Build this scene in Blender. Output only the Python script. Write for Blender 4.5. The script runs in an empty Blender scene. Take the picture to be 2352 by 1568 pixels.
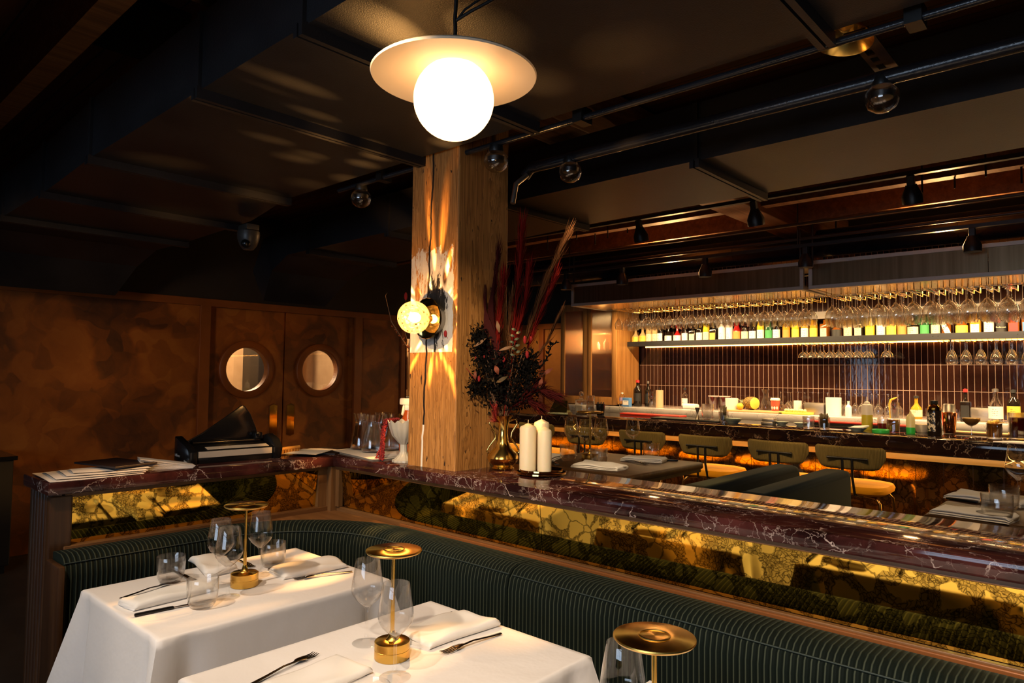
import bpy, bmesh, math, random
from mathutils import Vector, Matrix
random.seed(7)
SC = bpy.context.scene
COL = SC.collection
PI = math.pi

# ------------------------------------------------------------------ camera, view, world
def setup_camera():
    cd = bpy.data.cameras.new('camera'); cam = bpy.data.objects.new('camera', cd); COL.objects.link(cam)
    r = Vector((0.74063732, 0.67181808, 0.01080864)); u = Vector((0.02388821, -0.04240483, 0.99881489))
    f = Vector((-0.67148024, 0.73950138, 0.04745513))
    cam.matrix_world = Matrix(((r.x, u.x, -f.x, 0), (r.y, u.y, -f.y, 0), (r.z, u.z, -f.z, 1.45), (0, 0, 0, 1)))
    cd.sensor_width = 36; cd.lens = 1585.0 / 2352 * 36; cd.clip_start = 0.05
    SC.camera = cam
setup_camera()
SC.view_settings.view_transform = 'Standard'; SC.view_settings.look = 'None'
SC.view_settings.gamma = 1; SC.view_settings.use_curve_mapping = False
SC.view_settings.exposure = 0.0
cy = SC.cycles
cy.max_bounces = 8; cy.diffuse_bounces = 3; cy.glossy_bounces = 4; cy.transmission_bounces = 6
cy.transparent_max_bounces = 28; cy.sample_clamp_indirect = 4.0; cy.sample_clamp_direct = 30.0
cy.caustics_reflective = False; cy.caustics_refractive = False; cy.blur_glossy = 0.5
cy.use_denoising = True
W = bpy.data.worlds.new('world'); SC.world = W; W.use_nodes = True
W.node_tree.nodes['Background'].inputs[0].default_value = (0.03, 0.035, 0.05, 1)
W.node_tree.nodes['Background'].inputs[1].default_value = 0.3

def aim(o, tgt):
    o.rotation_euler = (Vector(tgt) - o.location).to_track_quat('-Z', 'Y').to_euler()
def lamp(kind, name, loc, energy, col, tgt=None, **kw):
    d = bpy.data.lights.new(name, kind); d.energy = energy; d.color = col
    for k, v in kw.items(): setattr(d, k, v)
    o = bpy.data.objects.new(name, d); COL.objects.link(o); o.location = loc
    if tgt: aim(o, tgt)
    return o
WARM = (1.0, 0.62, 0.28)
# track spotlights over the white tables (light only; the fittings hang from the duct behind the camera)
for tx, ty, lx, ly, e in ((-2.20, 1.05, -2.12, 0.05, 88), (-1.35, 1.08, -0.95, -0.02, 76), (-0.52, 1.05, -0.25, -0.05, 165), (0.3, 1.05, 0.45, -0.05, 165)):
    lamp('SPOT', 'table_spotlight', (lx, ly, 2.33), e, (1.0, 0.80, 0.60), (tx, ty, 0.75), spot_size=math.radians(62), spot_blend=0.7, shadow_soft_size=0.025)
# light under the hood, under the bar nosing and along the hood top
lamp('AREA', 'hood_light', (-3.2, 6.38, 2.16), 84, (1.0, 0.66, 0.32), (-3.2, 6.55, 0.9), shape='RECTANGLE', size=2.2, size_y=0.02)
lamp('AREA', 'hood_light', (-0.78, 6.38, 2.16), 105, (1.0, 0.66, 0.32), (-0.78, 6.55, 0.9), shape='RECTANGLE', size=2.2, size_y=0.02)
lamp('AREA', 'bar_nosing_light', (-2.4, 5.41, 0.885), 45, (1.0, 0.50, 0.12), (-2.4, 5.25, 0.0), shape='RECTANGLE', size=5.2, size_y=0.03)
for lx, e in ((-3.3, 120), (-1.05, 95)):
    lamp('SPOT', 'hood_top_light', (lx, 5.95, 2.44), e, (1.0, 0.50, 0.18), (lx + 0.2, 5.1, 3.0), spot_size=math.radians(120), spot_blend=0.8, shadow_soft_size=0.05)
# added spots, off the tracks, brightening the bar face and stool backs
for lx in (-4.1, -3.1, -2.2, -1.3, -0.4):
    lamp('SPOT', 'bar_fill_spot', (lx, 3.62, 2.42), 105, (1.0, 0.62, 0.27), (lx, 5.3, 1.0), spot_size=math.radians(56), spot_blend=0.8, shadow_soft_size=0.04)
# spot on the candles and the far timber
lamp('SPOT', 'ledge_spotlight', (-0.9, 0.35, 2.33), 170, (1.0, 0.74, 0.46), (-1.95, 2.08, 1.2), spot_size=math.radians(36), spot_blend=0.7, shadow_soft_size=0.03)
lamp('SPOT', 'ledge_spotlight', (-2.3, 0.4, 2.33), 40, (1.0, 0.74, 0.46), (-2.72, 2.0, 1.1), spot_size=math.radians(44), spot_blend=0.7, shadow_soft_size=0.03)
lamp('SPOT', 'booth_spotlight', (-1.6, 2.2, 2.33), 34, (1.0, 0.70, 0.4), (-1.9, 3.0, 1.0), spot_size=math.radians(70), spot_blend=0.7, shadow_soft_size=0.03)
lamp('SPOT', 'booth_spotlight', (-0.1, 2.3, 2.33), 26, (1.0, 0.70, 0.4), (-0.3, 3.0, 1.0), spot_size=math.radians(70), spot_blend=0.7, shadow_soft_size=0.03)
# lit back of house behind the portholes, lit end wall by the bar, dim wash on the clay wall
lamp('POINT', 'kitchen_light', (-7.9, 3.7, 2.3), 210, (1.0, 0.72, 0.42), shadow_soft_size=0.1)
lamp('SPOT', 'end_wall_light', (-5.8, 6.3, 2.3), 26, (1.0, 0.55, 0.2), (-5.85, 7.2, 1.3), spot_size=math.radians(80), spot_blend=0.8, shadow_soft_size=0.05)
lamp('SPOT', 'clay_wall_light', (-3.9, 0.2, 2.2), 72, (1.0, 0.55, 0.2), (-6.5, 2.7, 1.0), spot_size=math.radians(60), spot_blend=1.0, shadow_soft_size=0.15)
lamp('POINT', 'cabinet_light', (-4.8, 6.95, 1.86), 9, (1.0, 0.72, 0.4), shadow_soft_size=0.05)

# ------------------------------------------------------------------ mesh helpers
def nb(): return bmesh.new()
def box(bm, x0, x1, y0, y1, z0, z1, bev=0.0, seg=2):
    vs = [bm.verts.new(p) for p in ((x0,y0,z0),(x1,y0,z0),(x1,y1,z0),(x0,y1,z0),(x0,y0,z1),(x1,y0,z1),(x1,y1,z1),(x0,y1,z1))]
    fs = [bm.faces.new([vs[i] for i in q]) for q in ((0,3,2,1),(4,5,6,7),(0,1,5,4),(1,2,6,5),(2,3,7,6),(3,0,4,7))]
    if bev > 0:
        es = list({e for f in fs for e in f.edges})
        bmesh.ops.bevel(bm, geom=es, offset=bev, segments=seg, profile=0.5, affect='EDGES')
    return vs
def lathe(bm, prof, seg=24, c=(0,0,0), ax='z', flute=0, fdep=0.0):
    rings = []
    def P(r, h, a):
        rr = r * (1 + fdep*math.cos(flute*a)) if flute else r
        x, y = rr*math.cos(a), rr*math.sin(a)
        if ax == 'z': return (c[0]+x, c[1]+y, c[2]+h)
        if ax == 'y': return (c[0]+x, c[1]+h, c[2]+y)
        return (c[0]+h, c[1]+x, c[2]+y)
    for r, h in prof:
        if r < 1e-5: rings.append([bm.verts.new(P(0, h, 0))])
        else: rings.append([bm.verts.new(P(r, h, 2*PI*i/seg)) for i in range(seg)])
    for a, b in zip(rings, rings[1:]):
        for i in range(seg):
            j = (i+1) % seg
            if len(a) == 1 and len(b) == 1: continue
            if len(a) == 1: f = (a[0], b[j], b[i])
            elif len(b) == 1: f = (a[i], a[j], b[0])
            else: f = (a[i], a[j], b[j], b[i])
            try: bm.faces.new(f)
            except ValueError: pass
def tube(bm, pts, r, seg=8, cap=True):
    pts = [Vector(p) for p in pts]; n = len(pts); rings = []
    rr = r if isinstance(r, (list, tuple)) else [r]*n
    up = None
    for i, p in enumerate(pts):
        t = (pts[min(i+1,n-1)] - pts[max(i-1,0)]).normalized()
        if up is None:
            up = Vector((0,0,1)) if abs(t.z) < 0.9 else Vector((1,0,0))
        s = t.cross(up).normalized(); up = s.cross(t).normalized()
        rings.append([bm.verts.new(p + (s*math.cos(2*PI*k/seg) + up*math.sin(2*PI*k/seg))*rr[i]) for k in range(seg)])
    for a, b in zip(rings, rings[1:]):
        for k in range(seg):
            bm.faces.new((a[k], a[(k+1)%seg], b[(k+1)%seg], b[k]))
    if cap:
        try: bm.faces.new(list(reversed(rings[0]))); bm.faces.new(rings[-1])
        except ValueError: pass
def prism(bm, poly, z0, z1, bev=0.0, seg=2, ax='z'):
    def P(p, h):
        if ax == 'z': return (p[0], p[1], h)
        if ax == 'y': return (p[0], h, p[1])
        return (h, p[0], p[1])
    a = [bm.verts.new(P(p, z0)) for p in poly]; b = [bm.verts.new(P(p, z1)) for p in poly]
    n = len(poly); fs = [bm.faces.new(list(reversed(a))), bm.faces.new(b)]
    for i in range(n):
        fs.append(bm.faces.new((a[i], a[(i+1)%n], b[(i+1)%n], b[i])))
    bmesh.ops.recalc_face_normals(bm, faces=fs)
    if bev > 0:
        es = list({e for f in fs[:2] for e in f.edges})
        bmesh.ops.bevel(bm, geom=es, offset=bev, segments=seg, profile=0.5, affect='EDGES')
def ball(bm, c, r, seg=16, rings=10, sc=(1,1,1)):
    prof = [(math.sin(PI*i/rings), -math.cos(PI*i/rings)) for i in range(rings+1)]
    n0 = len(bm.verts)
    lathe(bm, [(p[0]*r if 0 < i < rings else 0, p[1]*r) for i, p in enumerate(prof)], seg)
    bm.verts.ensure_lookup_table()
    for v in bm.verts[n0:]:
        v.co = Vector((v.co.x*sc[0], v.co.y*sc[1], v.co.z*sc[2])) + Vector(c)
def obj(name, bm, m, parent=None, smooth=True, loc=None, angle=40):
    me = bpy.data.meshes.new(name)
    if smooth:
        lim = math.radians(angle)
        bm.normal_update()
        for f in bm.faces: f.smooth = True
        for e in bm.edges:
            if len(e.link_faces) == 2 and e.calc_face_angle(0) > lim: e.smooth = False
    bm.to_mesh(me); bm.free()
    o = bpy.data.objects.new(name, me); COL.objects.link(o)
    if m: me.materials.append(m)
    if parent: o.parent = parent
    if loc: o.location = loc
    return o
def thing(name, label, cat, loc=(0,0,0), rot=0, group=None):
    o = bpy.data.objects.new(name, None); COL.objects.link(o); o.location = loc
    o.rotation_euler = (0, 0, rot) if not isinstance(rot, tuple) else rot
    o.empty_display_size = 0.05
    return tag(o, label, cat, group)
def tag(o, label, cat, group=None):
    o['label'] = label; o['category'] = cat
    if group: o['group'] = group
    return o
def struct(name, bm, m, smooth=False):
    o = obj(name, bm, m, None, smooth); o['kind'] = 'structure'; return o
def dup(root, loc, rot=None, label=None, group=None):
    c = root.copy(); COL.objects.link(c); c.location = loc
    if rot is not None: c.rotation_euler = (0, 0, rot) if not isinstance(rot, tuple) else rot
    if label: c['label'] = label
    if group: c['group'] = group
    for ch in root.children:
        d = ch.copy(); COL.objects.link(d); d.parent = c
        for g in ch.children:
            e = g.copy(); COL.objects.link(e); e.parent = d
    return c
def letter(txt, size, m, parent, loc, rot):
    cu = bpy.data.curves.new('lettering', 'FONT'); cu.body = txt; cu.size = size; cu.align_x = 'CENTER'; cu.extrude = 0.0004; cu.resolution_u = 2
    c = bpy.data.objects.new('lettering_curve', cu); COL.objects.link(c)
    me = bpy.data.meshes.new_from_object(c.evaluated_get(bpy.context.evaluated_depsgraph_get())); bpy.data.objects.remove(c)
    me.materials.clear(); me.materials.append(m)
    o = bpy.data.objects.new('lettering', me); COL.objects.link(o); o.parent = parent; o.location = loc; o.rotation_euler = rot
    return o
ORD = ['first','second','third','fourth','fifth','sixth','seventh','eighth','ninth','tenth','eleventh','twelfth','thirteenth','fourteenth','fifteenth','sixteenth','seventeenth','eighteenth','nineteenth','twentieth']
def nth(i):
    if i < 20: return ORD[i]
    if i < 29: return 'twenty-' + ORD[i-20]
    if i == 29: return 'thirtieth'
    if i < 39: return 'thirty-' + ORD[i-30]
    if i == 39: return 'fortieth'
    return 'forty-' + ORD[i-40]

# ------------------------------------------------------------------ materials
class NT:
    def __init__(s, name):
        s.m = bpy.data.materials.new(name); s.m.use_nodes = True; s.t = s.m.node_tree; s.t.nodes.clear()
        s.out = s.t.nodes.new('ShaderNodeOutputMaterial')
    def n(s, typ, ins=None, **props):
        nd = s.t.nodes.new('ShaderNode' + typ)
        for k, v in props.items(): setattr(nd, k, v)
        for k, v in (ins or {}).items(): s.set(nd, k, v)
        return nd
    def set(s, nd, k, v):
        i = nd.inputs[k]
        if hasattr(v, 'is_output'): s.t.links.new(v, i)
        elif hasattr(v, 'outputs'): s.t.links.new(v.outputs[0], i)
        else:
            if isinstance(v, tuple) and len(v) == 3 and i.type == 'RGBA': v = (*v, 1)
            i.default_value = v
    def math(s, op, a, b=None, c=None, clamp=False):
        nd = s.n('Math', operation=op, use_clamp=clamp)
        for i, v in enumerate((a, b, c)):
            if v is not None: s.set(nd, i, v)
        return nd.outputs[0]
    def mix(s, f, a, b):
        nd = s.n('Mix', data_type='RGBA')
        s.set(nd, 0, f); s.set(nd, 6, a); s.set(nd, 7, b)
        return nd.outputs[2]
    def ramp(s, f, stops, interp='LINEAR'):
        nd = s.n('ValToRGB'); cr = nd.color_ramp; cr.interpolation = interp
        while len(cr.elements) < len(stops): cr.elements.new(0.5)
        for e, (p, c) in zip(cr.elements, stops):
            e.position = p; e.color = (*c, 1) if len(c) == 3 else c
        s.set(nd, 0, f); return nd.outputs[0]
    def coord(s, scale=(1,1,1), which='Object', loc=(0,0,0)):
        tc = s.n('TexCoord'); mp = s.n('Mapping', {'Vector': tc.outputs[which], 'Scale': scale, 'Location': loc})
        return mp.outputs[0]
    def noise(s, v, scale, detail=4, rough=0.55, dist=0.0):
        return s.n('TexNoise', {'Vector': v, 'Scale': scale, 'Detail': detail, 'Roughness': rough, 'Distortion': dist})
    def bsdf(s, **k):
        nd = s.n('BsdfPrincipled', {a.replace('_', ' '): v for a, v in k.items()})
        s.t.links.new(nd.outputs[0], s.out.inputs[0]); return nd
    def bump(s, h, strength=0.3, dist=0.01):
        return s.n('Bump', {'Height': h, 'Strength': strength, 'Distance': dist}).outputs[0]
def plain(name, col, rough=0.5, metal=0.0, **k):
    t = NT(name); t.bsdf(Base_Color=(*col, 1), Roughness=rough, Metallic=metal, **k); return t.m
def emit(name, col, st):
    t = NT(name); e = t.n('Emission', {'Color': (*col, 1), 'Strength': st}); t.t.links.new(e.outputs[0], t.out.inputs[0]); return t.m
def noisy(name, c1, c2, scale=6, rough=0.5, metal=0.0, bump=0.0, stretch=(1,1,1), bscale=60, **k):
    t = NT(name); v = t.coord(stretch)
    f = t.noise(v, scale, 5)
    col = t.ramp(f.outputs[0], [(0.3, c1), (0.7, c2)])
    kw = dict(Base_Color=col, Roughness=rough, Metallic=metal, **k)
    if bump: kw['Normal'] = t.bump(t.noise(v, bscale, 3).outputs[0], bump, 0.004)
    t.bsdf(**kw); return t.m
def wood(name, c1, c2, c3, axis='x', rough=0.35, s=1.0, **k):
    t = NT(name); st = {'x': (0.7,14,14), 'y': (14,0.7,14), 'z': (14,14,0.7)}[axis]
    v = t.coord(tuple(a*s for a in st))
    f = t.noise(v, 1.6, 6, 0.6, 0.6); g = t.noise(v, 9, 3)
    h = t.math('ADD', t.math('MULTIPLY', f.outputs[0], 0.75), t.math('MULTIPLY', g.outputs[0], 0.25))
    col = t.ramp(h, [(0.3, c1), (0.5, c2), (0.68, c3)])
    t.bsdf(Base_Color=col, Roughness=rough, Normal=t.bump(h, 0.15, 0.003), **k); return t.m
def glass_thin(name, tint=(1,1,1), boost=1.3, ior=1.5, base=0.0, refr=0, rw=0.6):
    t = NT(name)
    lw0 = t.n('LayerWeight', {'Blend': 0.5})
    f = t.math('ADD', t.math('MULTIPLY', t.math('POWER', lw0.outputs['Facing'], 3.0), 0.70*boost), 0.028*boost + base, clamp=True)
    lw = t.n('LayerWeight', {'Blend': 0.5})
    tc = t.ramp(lw.outputs['Facing'], [(0.7, tint), (0.98, tuple(c*0.75 for c in tint))])
    a = t.n('BsdfTransparent', {'Color': tc}); b = t.n('BsdfGlossy', {'Color': (1,1,1,1), 'Roughness': 0.02})
    if refr:
        rb = t.n('BsdfRefraction', {'Color': (*tint, 1), 'IOR': refr, 'Roughness': 0.0})
        a = t.n('MixShader', {0: rw, 1: a, 2: rb})
    mx = t.n('MixShader', {0: f, 1: a, 2: b}); t.t.links.new(mx.outputs[0], t.out.inputs[0]); return t.m
def glass_solid(name, col=(1,1,1), ior=1.45, rough=0.0):
    t = NT(name); lw = t.n('LayerWeight', {'Blend': 0.5})
    tint = t.ramp(lw.outputs['Facing'], [(0.7, col), (0.98, tuple(c*0.86 for c in col))])
    f = t.math('ADD', t.math('MULTIPLY', t.math('POWER', lw.outputs['Facing'], 3.5), 0.75), 0.035, clamp=True)
    a = t.n('BsdfTransparent', {'Color': tint}); b = t.n('BsdfGlossy', {'Color': (1,1,1,1), 'Roughness': 0.03})
    mx = t.n('MixShader', {0: f, 1: a, 2: b}); t.t.links.new(mx.outputs[0], t.out.inputs[0]); return t.m

def m_clay():
    t = NT('clay_plaster'); v = t.coord((1, 1, 1))
    w = t.noise(v, 1.6, 3); d = t.n('VectorMath', {0: w.outputs[1], 1: (0.55, 0.55, 0.55)}, operation='MULTIPLY')
    v2 = t.n('VectorMath', {0: v, 1: d.outputs[0]}, operation='ADD').outputs[0]
    vo = t.n('TexVoronoi', {'Vector': v2, 'Scale': 3.2, 'Smoothness': 0.35}, feature='SMOOTH_F1')
    sep = t.n('SeparateColor', {0: vo.outputs['Color']})
    n2 = t.noise(v2, 5, 8, 0.7); vo2 = t.n('TexVoronoi', {'Vector': v2, 'Scale': 7.5, 'Smoothness': 0.12}, feature='SMOOTH_F1'); sp2 = t.n('SeparateColor', {0: vo2.outputs['Color']})
    f = t.math('ADD', t.math('ADD', t.math('MULTIPLY', sep.outputs[0], 0.42), t.math('MULTIPLY', sp2.outputs[1], 0.20)), t.math('MULTIPLY', n2.outputs[0], 0.45))
    col = t.ramp(f, [(0.22, (0.042, 0.012, 0.003)), (0.45, (0.165, 0.046, 0.004)), (0.62, (0.27, 0.078, 0.006)), (0.82, (0.36, 0.12, 0.014))])
    t.bsdf(Base_Color=col, Roughness=0.55, Normal=t.bump(n2.outputs[0], 0.3, 0.01)); return t.m
def m_marble(name, dark, mid, vein, amt=1.0, thr=0.06):
    t = NT(name); v = t.coord()
    w = t.noise(v, 3.5, 6, 0.65); d = t.n('VectorMath', {0: w.outputs[1], 1: (0.28, 0.28, 0.28)}, operation='MULTIPLY')
    v2 = t.n('VectorMath', {0: v, 1: d.outputs[0]}, operation='ADD').outputs[0]
    e1 = t.n('TexVoronoi', {'Vector': v2, 'Scale': 6.0}, feature='DISTANCE_TO_EDGE')
    e2 = t.n('TexVoronoi', {'Vector': v2, 'Scale': 22.0}, feature='DISTANCE_TO_EDGE')
    reg = t.noise(v, 4.0, 4, 0.6)
    big = t.ramp(reg.outputs[0], [(0.44+thr, (0,0,0)), (0.58+thr, (1,1,1))])
    l1 = t.ramp(e1.outputs[0], [(0.0, (1,1,1)), (0.016, (0,0,0))])
    l2 = t.ramp(e2.outputs[0], [(0.0, (1,1,1)), (0.035, (0,0,0))])
    br = t.noise(v, 14, 3)
    m1 = t.math('MULTIPLY', l1, t.math('MULTIPLY', t.ramp(br.outputs[0], [(0.42, (0,0,0)), (0.6, (1,1,1))]), amt))
    m2 = t.math('MULTIPLY', l2, t.math('MULTIPLY', big, 0.8*amt))
    f = t.math('MAXIMUM', m1, m2, clamp=True)
    base = t.mix(t.ramp(t.noise(v2, 5, 5).outputs[0], [(0.35, (0,0,0)), (0.65, (1,1,1))]), (*dark, 1), (*mid, 1))
    t.bsdf(Base_Color=t.mix(f, base, (*vein, 1)), Roughness=0.06, Specular_IOR_Level=0.4); return t.m
def m_antique(name, tint, dark, rough=0.035, amount=1.0):
    t = NT(name); v = t.coord()
    w = t.noise(v, 7, 4, 0.6); d = t.n('VectorMath', {0: w.outputs[1], 1: (0.12, 0.12, 0.12)}, operation='MULTIPLY')
    v2 = t.n('VectorMath', {0: v, 1: d.outputs[0]}, operation='ADD').outputs[0]
    e = t.n('TexVoronoi', {'Vector': v2, 'Scale': 15.0}, feature='DISTANCE_TO_EDGE')
    e2 = t.n('TexVoronoi', {'Vector': v2, 'Scale': 90.0}, feature='DISTANCE_TO_EDGE')
    reg = t.noise(v2, 9, 3, 0.5)
    edge = t.ramp(e.outputs[0], [(0.0, (1,1,1)), (0.03, (0.8,)*3), (0.055, (0,0,0))])
    zone = t.ramp(t.math('SUBTRACT', reg.outputs[0], t.math('MULTIPLY', e.outputs[0], 0.9)), [(0.345, (0,0,0)), (0.375, (1,1,1))])
    fine = t.ramp(e2.outputs[0], [(0.0, (1,1,1)), (0.14, (0,0,0))])
    f = t.math('MAXIMUM', t.math('MULTIPLY', edge, 0.75), t.math('MULTIPLY', zone, t.math('ADD', t.math('MULTIPLY', fine, 0.55), 0.45)), clamp=True)
    f = t.math('MULTIPLY', f, amount, clamp=True)
    col = t.mix(f, (*tint, 1), (*dark, 1))
    t.bsdf(Base_Color=col, Metallic=1.0, Roughness=rough, Specular_IOR_Level=0.5); return t.m
def m_cord(name, dark, light, pitch=0.015, vertical=True):
    t = NT(name); tc = t.n('TexCoord'); s = t.n('SeparateXYZ', {0: tc.outputs['UV']})
    u = s.outputs[0]
    w = t.math('SINE', t.math('MULTIPLY', u, 2*PI/pitch))
    f = t.ramp(t.math('ADD', t.math('MULTIPLY', w, 0.5), 0.5), [(0.80, (0,0,0)), (1.0, (1,1,1))])  # ridge highlights painted into the cloth colour as thin pale lines
    n = t.noise(t.coord((1,1,1)), 5, 4)
    base = t.mix(n.outputs[0], (*[c*0.6 for c in dark], 1), (*[c*1.4 for c in dark], 1))
    t.bsdf(Base_Color=t.mix(f, base, (*light, 1)), Roughness=0.8, Specular_IOR_Level=0.12, Sheen_Weight=0.04, Sheen_Roughness=0.4, Sheen_Tint=(0.5, 0.75, 0.65, 1), Normal=t.bump(w, 0.5, 0.004)); return t.m
def m_cloth():
    t = NT('white_linen'); v = t.coord()
    n = t.noise(v, 7, 4); wv = t.noise(t.coord((1, 1, 1)), 900, 1)
    t.bsdf(Base_Color=(0.80, 0.76, 0.73, 1), Roughness=0.85, Sheen_Weight=0.15, Normal=t.bump(t.math('ADD', n.outputs[0], t.math('MULTIPLY', wv.outputs[0], 0.02)), 0.25, 0.02)); return t.m
def m_tile():
    t = NT('bar_tile'); tc = t.n('TexCoord'); s = t.n('SeparateXYZ', {0: tc.outputs['Object']})
    x = t.math('ADD', s.outputs[0], 20.0); z = t.math('ADD', s.outputs[2], 0.076 + 2.36)
    v = t.n('CombineXYZ', {0: x, 1: z}).outputs[0]
    b = t.n('TexBrick', {'Vector': v, 'Color1': (0.020, 0.007, 0.005, 1), 'Color2': (0.034, 0.012, 0.008, 1), 'Mortar': (0.36, 0.24, 0.18, 1), 'Scale': 1.0, 'Mortar Size': 0.0022, 'Mortar Smooth': 0.1, 'Bias': 0.0, 'Brick Width': 0.0505, 'Row Height': 0.236}, offset=0.0, squash=1.0)
    n = t.noise(t.coord((1, 1, 0.35)), 22, 2)
    h = t.math('SUBTRACT', t.math('MULTIPLY', n.outputs[0], 0.35), b.outputs['Fac'])
    t.bsdf(Base_Color=b.outputs['Color'], Roughness=t.math('ADD', t.math('MULTIPLY', b.outputs['Fac'], 0.5), 0.07), Specular_IOR_Level=0.6, Normal=t.bump(h, 0.35, 0.006)); return t.m
def m_timber():
    t = NT('timber_post'); tc = t.n('TexCoord'); P = tc.outputs['Object']
    s = t.n('SeparateXYZ', {0: P}); x, y, z = s.outputs
    geo = t.n('NewGeometry'); sn = t.n('SeparateXYZ', {0: geo.outputs['Normal']})
    v = t.coord((9, 9, 0.55))
    a = t.noise(v, 1.5, 5, 0.6, 1.1)
    rings = t.math('FRACT', t.math('MULTIPLY', a.outputs[0], 16.0))
    fib = t.noise(t.coord((60, 60, 2.2)), 1.5, 4, 0.7)
    h = t.math('ADD', t.math('MULTIPLY', rings, 0.45), t.math('MULTIPLY', fib.outputs[0], 0.6))
    col = t.ramp(h, [(0.2, (0.14, 0.055, 0.012)), (0.5, (0.38, 0.165, 0.036)), (0.85, (0.56, 0.27, 0.075))])
    spots = t.noise(t.coord((30, 30, 12)), 1.6, 2)
    col = t.mix(t.ramp(spots.outputs[0], [(0.70, (0,0,0)), (0.73, (1,1,1))]), col, (0.02, 0.008, 0.003, 1))
    # worn white paint patch with black scorch on the front face
    front = t.math('LESS_THAN', sn.outputs[1], -0.5)
    en = t.noise(t.coord((1, 1, 0.6)), 26, 5, 0.7)
    ragged = t.math('MULTIPLY', t.math('SUBTRACT', en.outputs[0], 0.5), 0.22)
    top = t.math('LESS_THAN', t.math('ADD', z, ragged), 1.965)
    bot = t.math('GREATER_THAN', z, 1.538)
    rgt = t.math('LESS_THAN', t.math('ADD', x, t.math('MULTIPLY', ragged, 0.12)), -2.055)
    mk = t.math('MULTIPLY', t.math('MULTIPLY', top, bot), t.math('MULTIPLY', rgt, front))
    flake = t.noise(t.coord((1, 1, 0.22)), 34, 6, 0.72)
    peel = t.ramp(flake.outputs[0], [(0.40, (0,0,0)), (0.44, (1,1,1))])
    lowband = t.math('MULTIPLY', t.math('SUBTRACT', 1.80, z), 3.0, clamp=True)
    keep = t.math('MAXIMUM', peel, t.math('GREATER_THAN', lowband, 0.62))
    white = t.mix(en.outputs[0], (0.46, 0.42, 0.38, 1), (0.72, 0.68, 0.62, 1))
    # black scorch: column of noise around the crack between z 1.58 and 1.97
    cx = t.math('ABSOLUTE', t.math('ADD', x, 2.155)); cz = t.math('ABSOLUTE', t.math('SUBTRACT', z, 1.72))
    burn = t.math('ADD', t.math('ADD', t.math('MULTIPLY', cx, 9.0), t.math('MULTIPLY', cz, 3.6)), t.math('MULTIPLY', t.math('SUBTRACT', flake.outputs[0], 0.5), 2.6))
    burn = t.math('LESS_THAN', burn, 0.62)
    paint = t.mix(keep, col, white)
    paint = t.mix(burn, paint, (0.018, 0.015, 0.014, 1))
    col = t.mix(mk, col, paint)
    # the long crack, filled white near the foot
    wob = t.math('MULTIPLY', t.math('SUBTRACT', t.noise(t.coord((0, 0, 1)), 5, 3).outputs[0], 0.5), 0.05)
    dx = t.math('ABSOLUTE', t.math('ADD', t.math('ADD', x, wob), t.math('ADD', 2.235, t.math('MULTIPLY', t.math('SUBTRACT', z, 1.06), -0.035))))
    ck = t.math('MULTIPLY', t.math('LESS_THAN', dx, 0.0055), front)
    col = t.mix(ck, col, t.mix(t.math('LESS_THAN', z, 1.235), (0.012, 0.006, 0.003, 1), (0.75, 0.70, 0.62, 1)))
    kn = t.n('TexVoronoi', {'Vector': t.coord((9, 9, 3.4)), 'Scale': 0.7})
    col = t.mix(t.ramp(kn.outputs[0], [(0.05, (1,1,1)), (0.12, (0,0,0))]), col, (0.05, 0.018, 0.006, 1))
    t.bsdf(Base_Color=col, Roughness=0.6, Normal=t.bump(h, 0.35, 0.004)); return t.m
def m_duct(name, col, rough):
    t = NT(name); v = t.coord()
    n = t.noise(v, 3, 5); g = t.noise(v, 260, 1)
    sc = t.noise(t.coord((1, 1, 0.12)), 40, 3)
    c = t.mix(t.ramp(n.outputs[0], [(0.3, (0,0,0)), (0.7, (1,1,1))]), (*[a*0.7 for a in col], 1), (*[a*1.25 for a in col], 1))
    c = t.mix(t.ramp(sc.outputs[0], [(0.74, (0,0,0)), (0.78, (1,1,1))]), c, (*[a*2.2 for a in col], 1))
    t.bsdf(Base_Color=c, Roughness=rough, Specular_IOR_Level=0.5 if rough < 0.3 else 0.16, Normal=t.bump(g.outputs[0], 0.25, 0.002)); return t.m
def m_reeded():
    t = NT('reeded_glass'); tc = t.n('TexCoord'); s = t.n('SeparateXYZ', {0: tc.outputs['Object']})
    w = t.math('SINE', t.math('MULTIPLY', s.outputs[0], 2*PI/0.014))
    bp = t.bump(w, 0.6, 0.01)
    a = t.n('BsdfTransparent', {'Color': (0.9, 0.78, 0.6, 1)}); g = t.n('BsdfGlossy', {'Color': (1, 0.9, 0.75, 1), 'Roughness': 0.22, 'Normal': bp})
    tr = t.n('BsdfTranslucent', {'Color': (0.85, 0.62, 0.40, 1)})
    m1 = t.n('MixShader', {0: 0.4, 1: a, 2: tr}); m2 = t.n('MixShader', {0: 0.07, 1: m1, 2: g})
    t.t.links.new(m2.outputs[0], t.out.inputs[0]); return t.m
def m_planks():
    t = NT('ceiling_planks'); v = t.coord((0.8, 9, 9)); n = t.noise(v, 2, 5)
    tc = t.n('TexCoord'); s = t.n('SeparateXYZ', {0: tc.outputs['Object']})
    fr = t.math('FRACT', t.math('MULTIPLY', s.outputs[1], 1/0.09))
    gap = t.math('LESS_THAN', fr, 0.1)
    col = t.mix(gap, t.ramp(n.outputs[0], [(0.3, (0.055, 0.016, 0.006)), (0.7, (0.13, 0.048, 0.018))]), (0.01, 0.004, 0.002, 1))
    t.bsdf(Base_Color=col, Roughness=0.7, Normal=t.bump(fr, 0.3, 0.01)); return t.m

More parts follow.
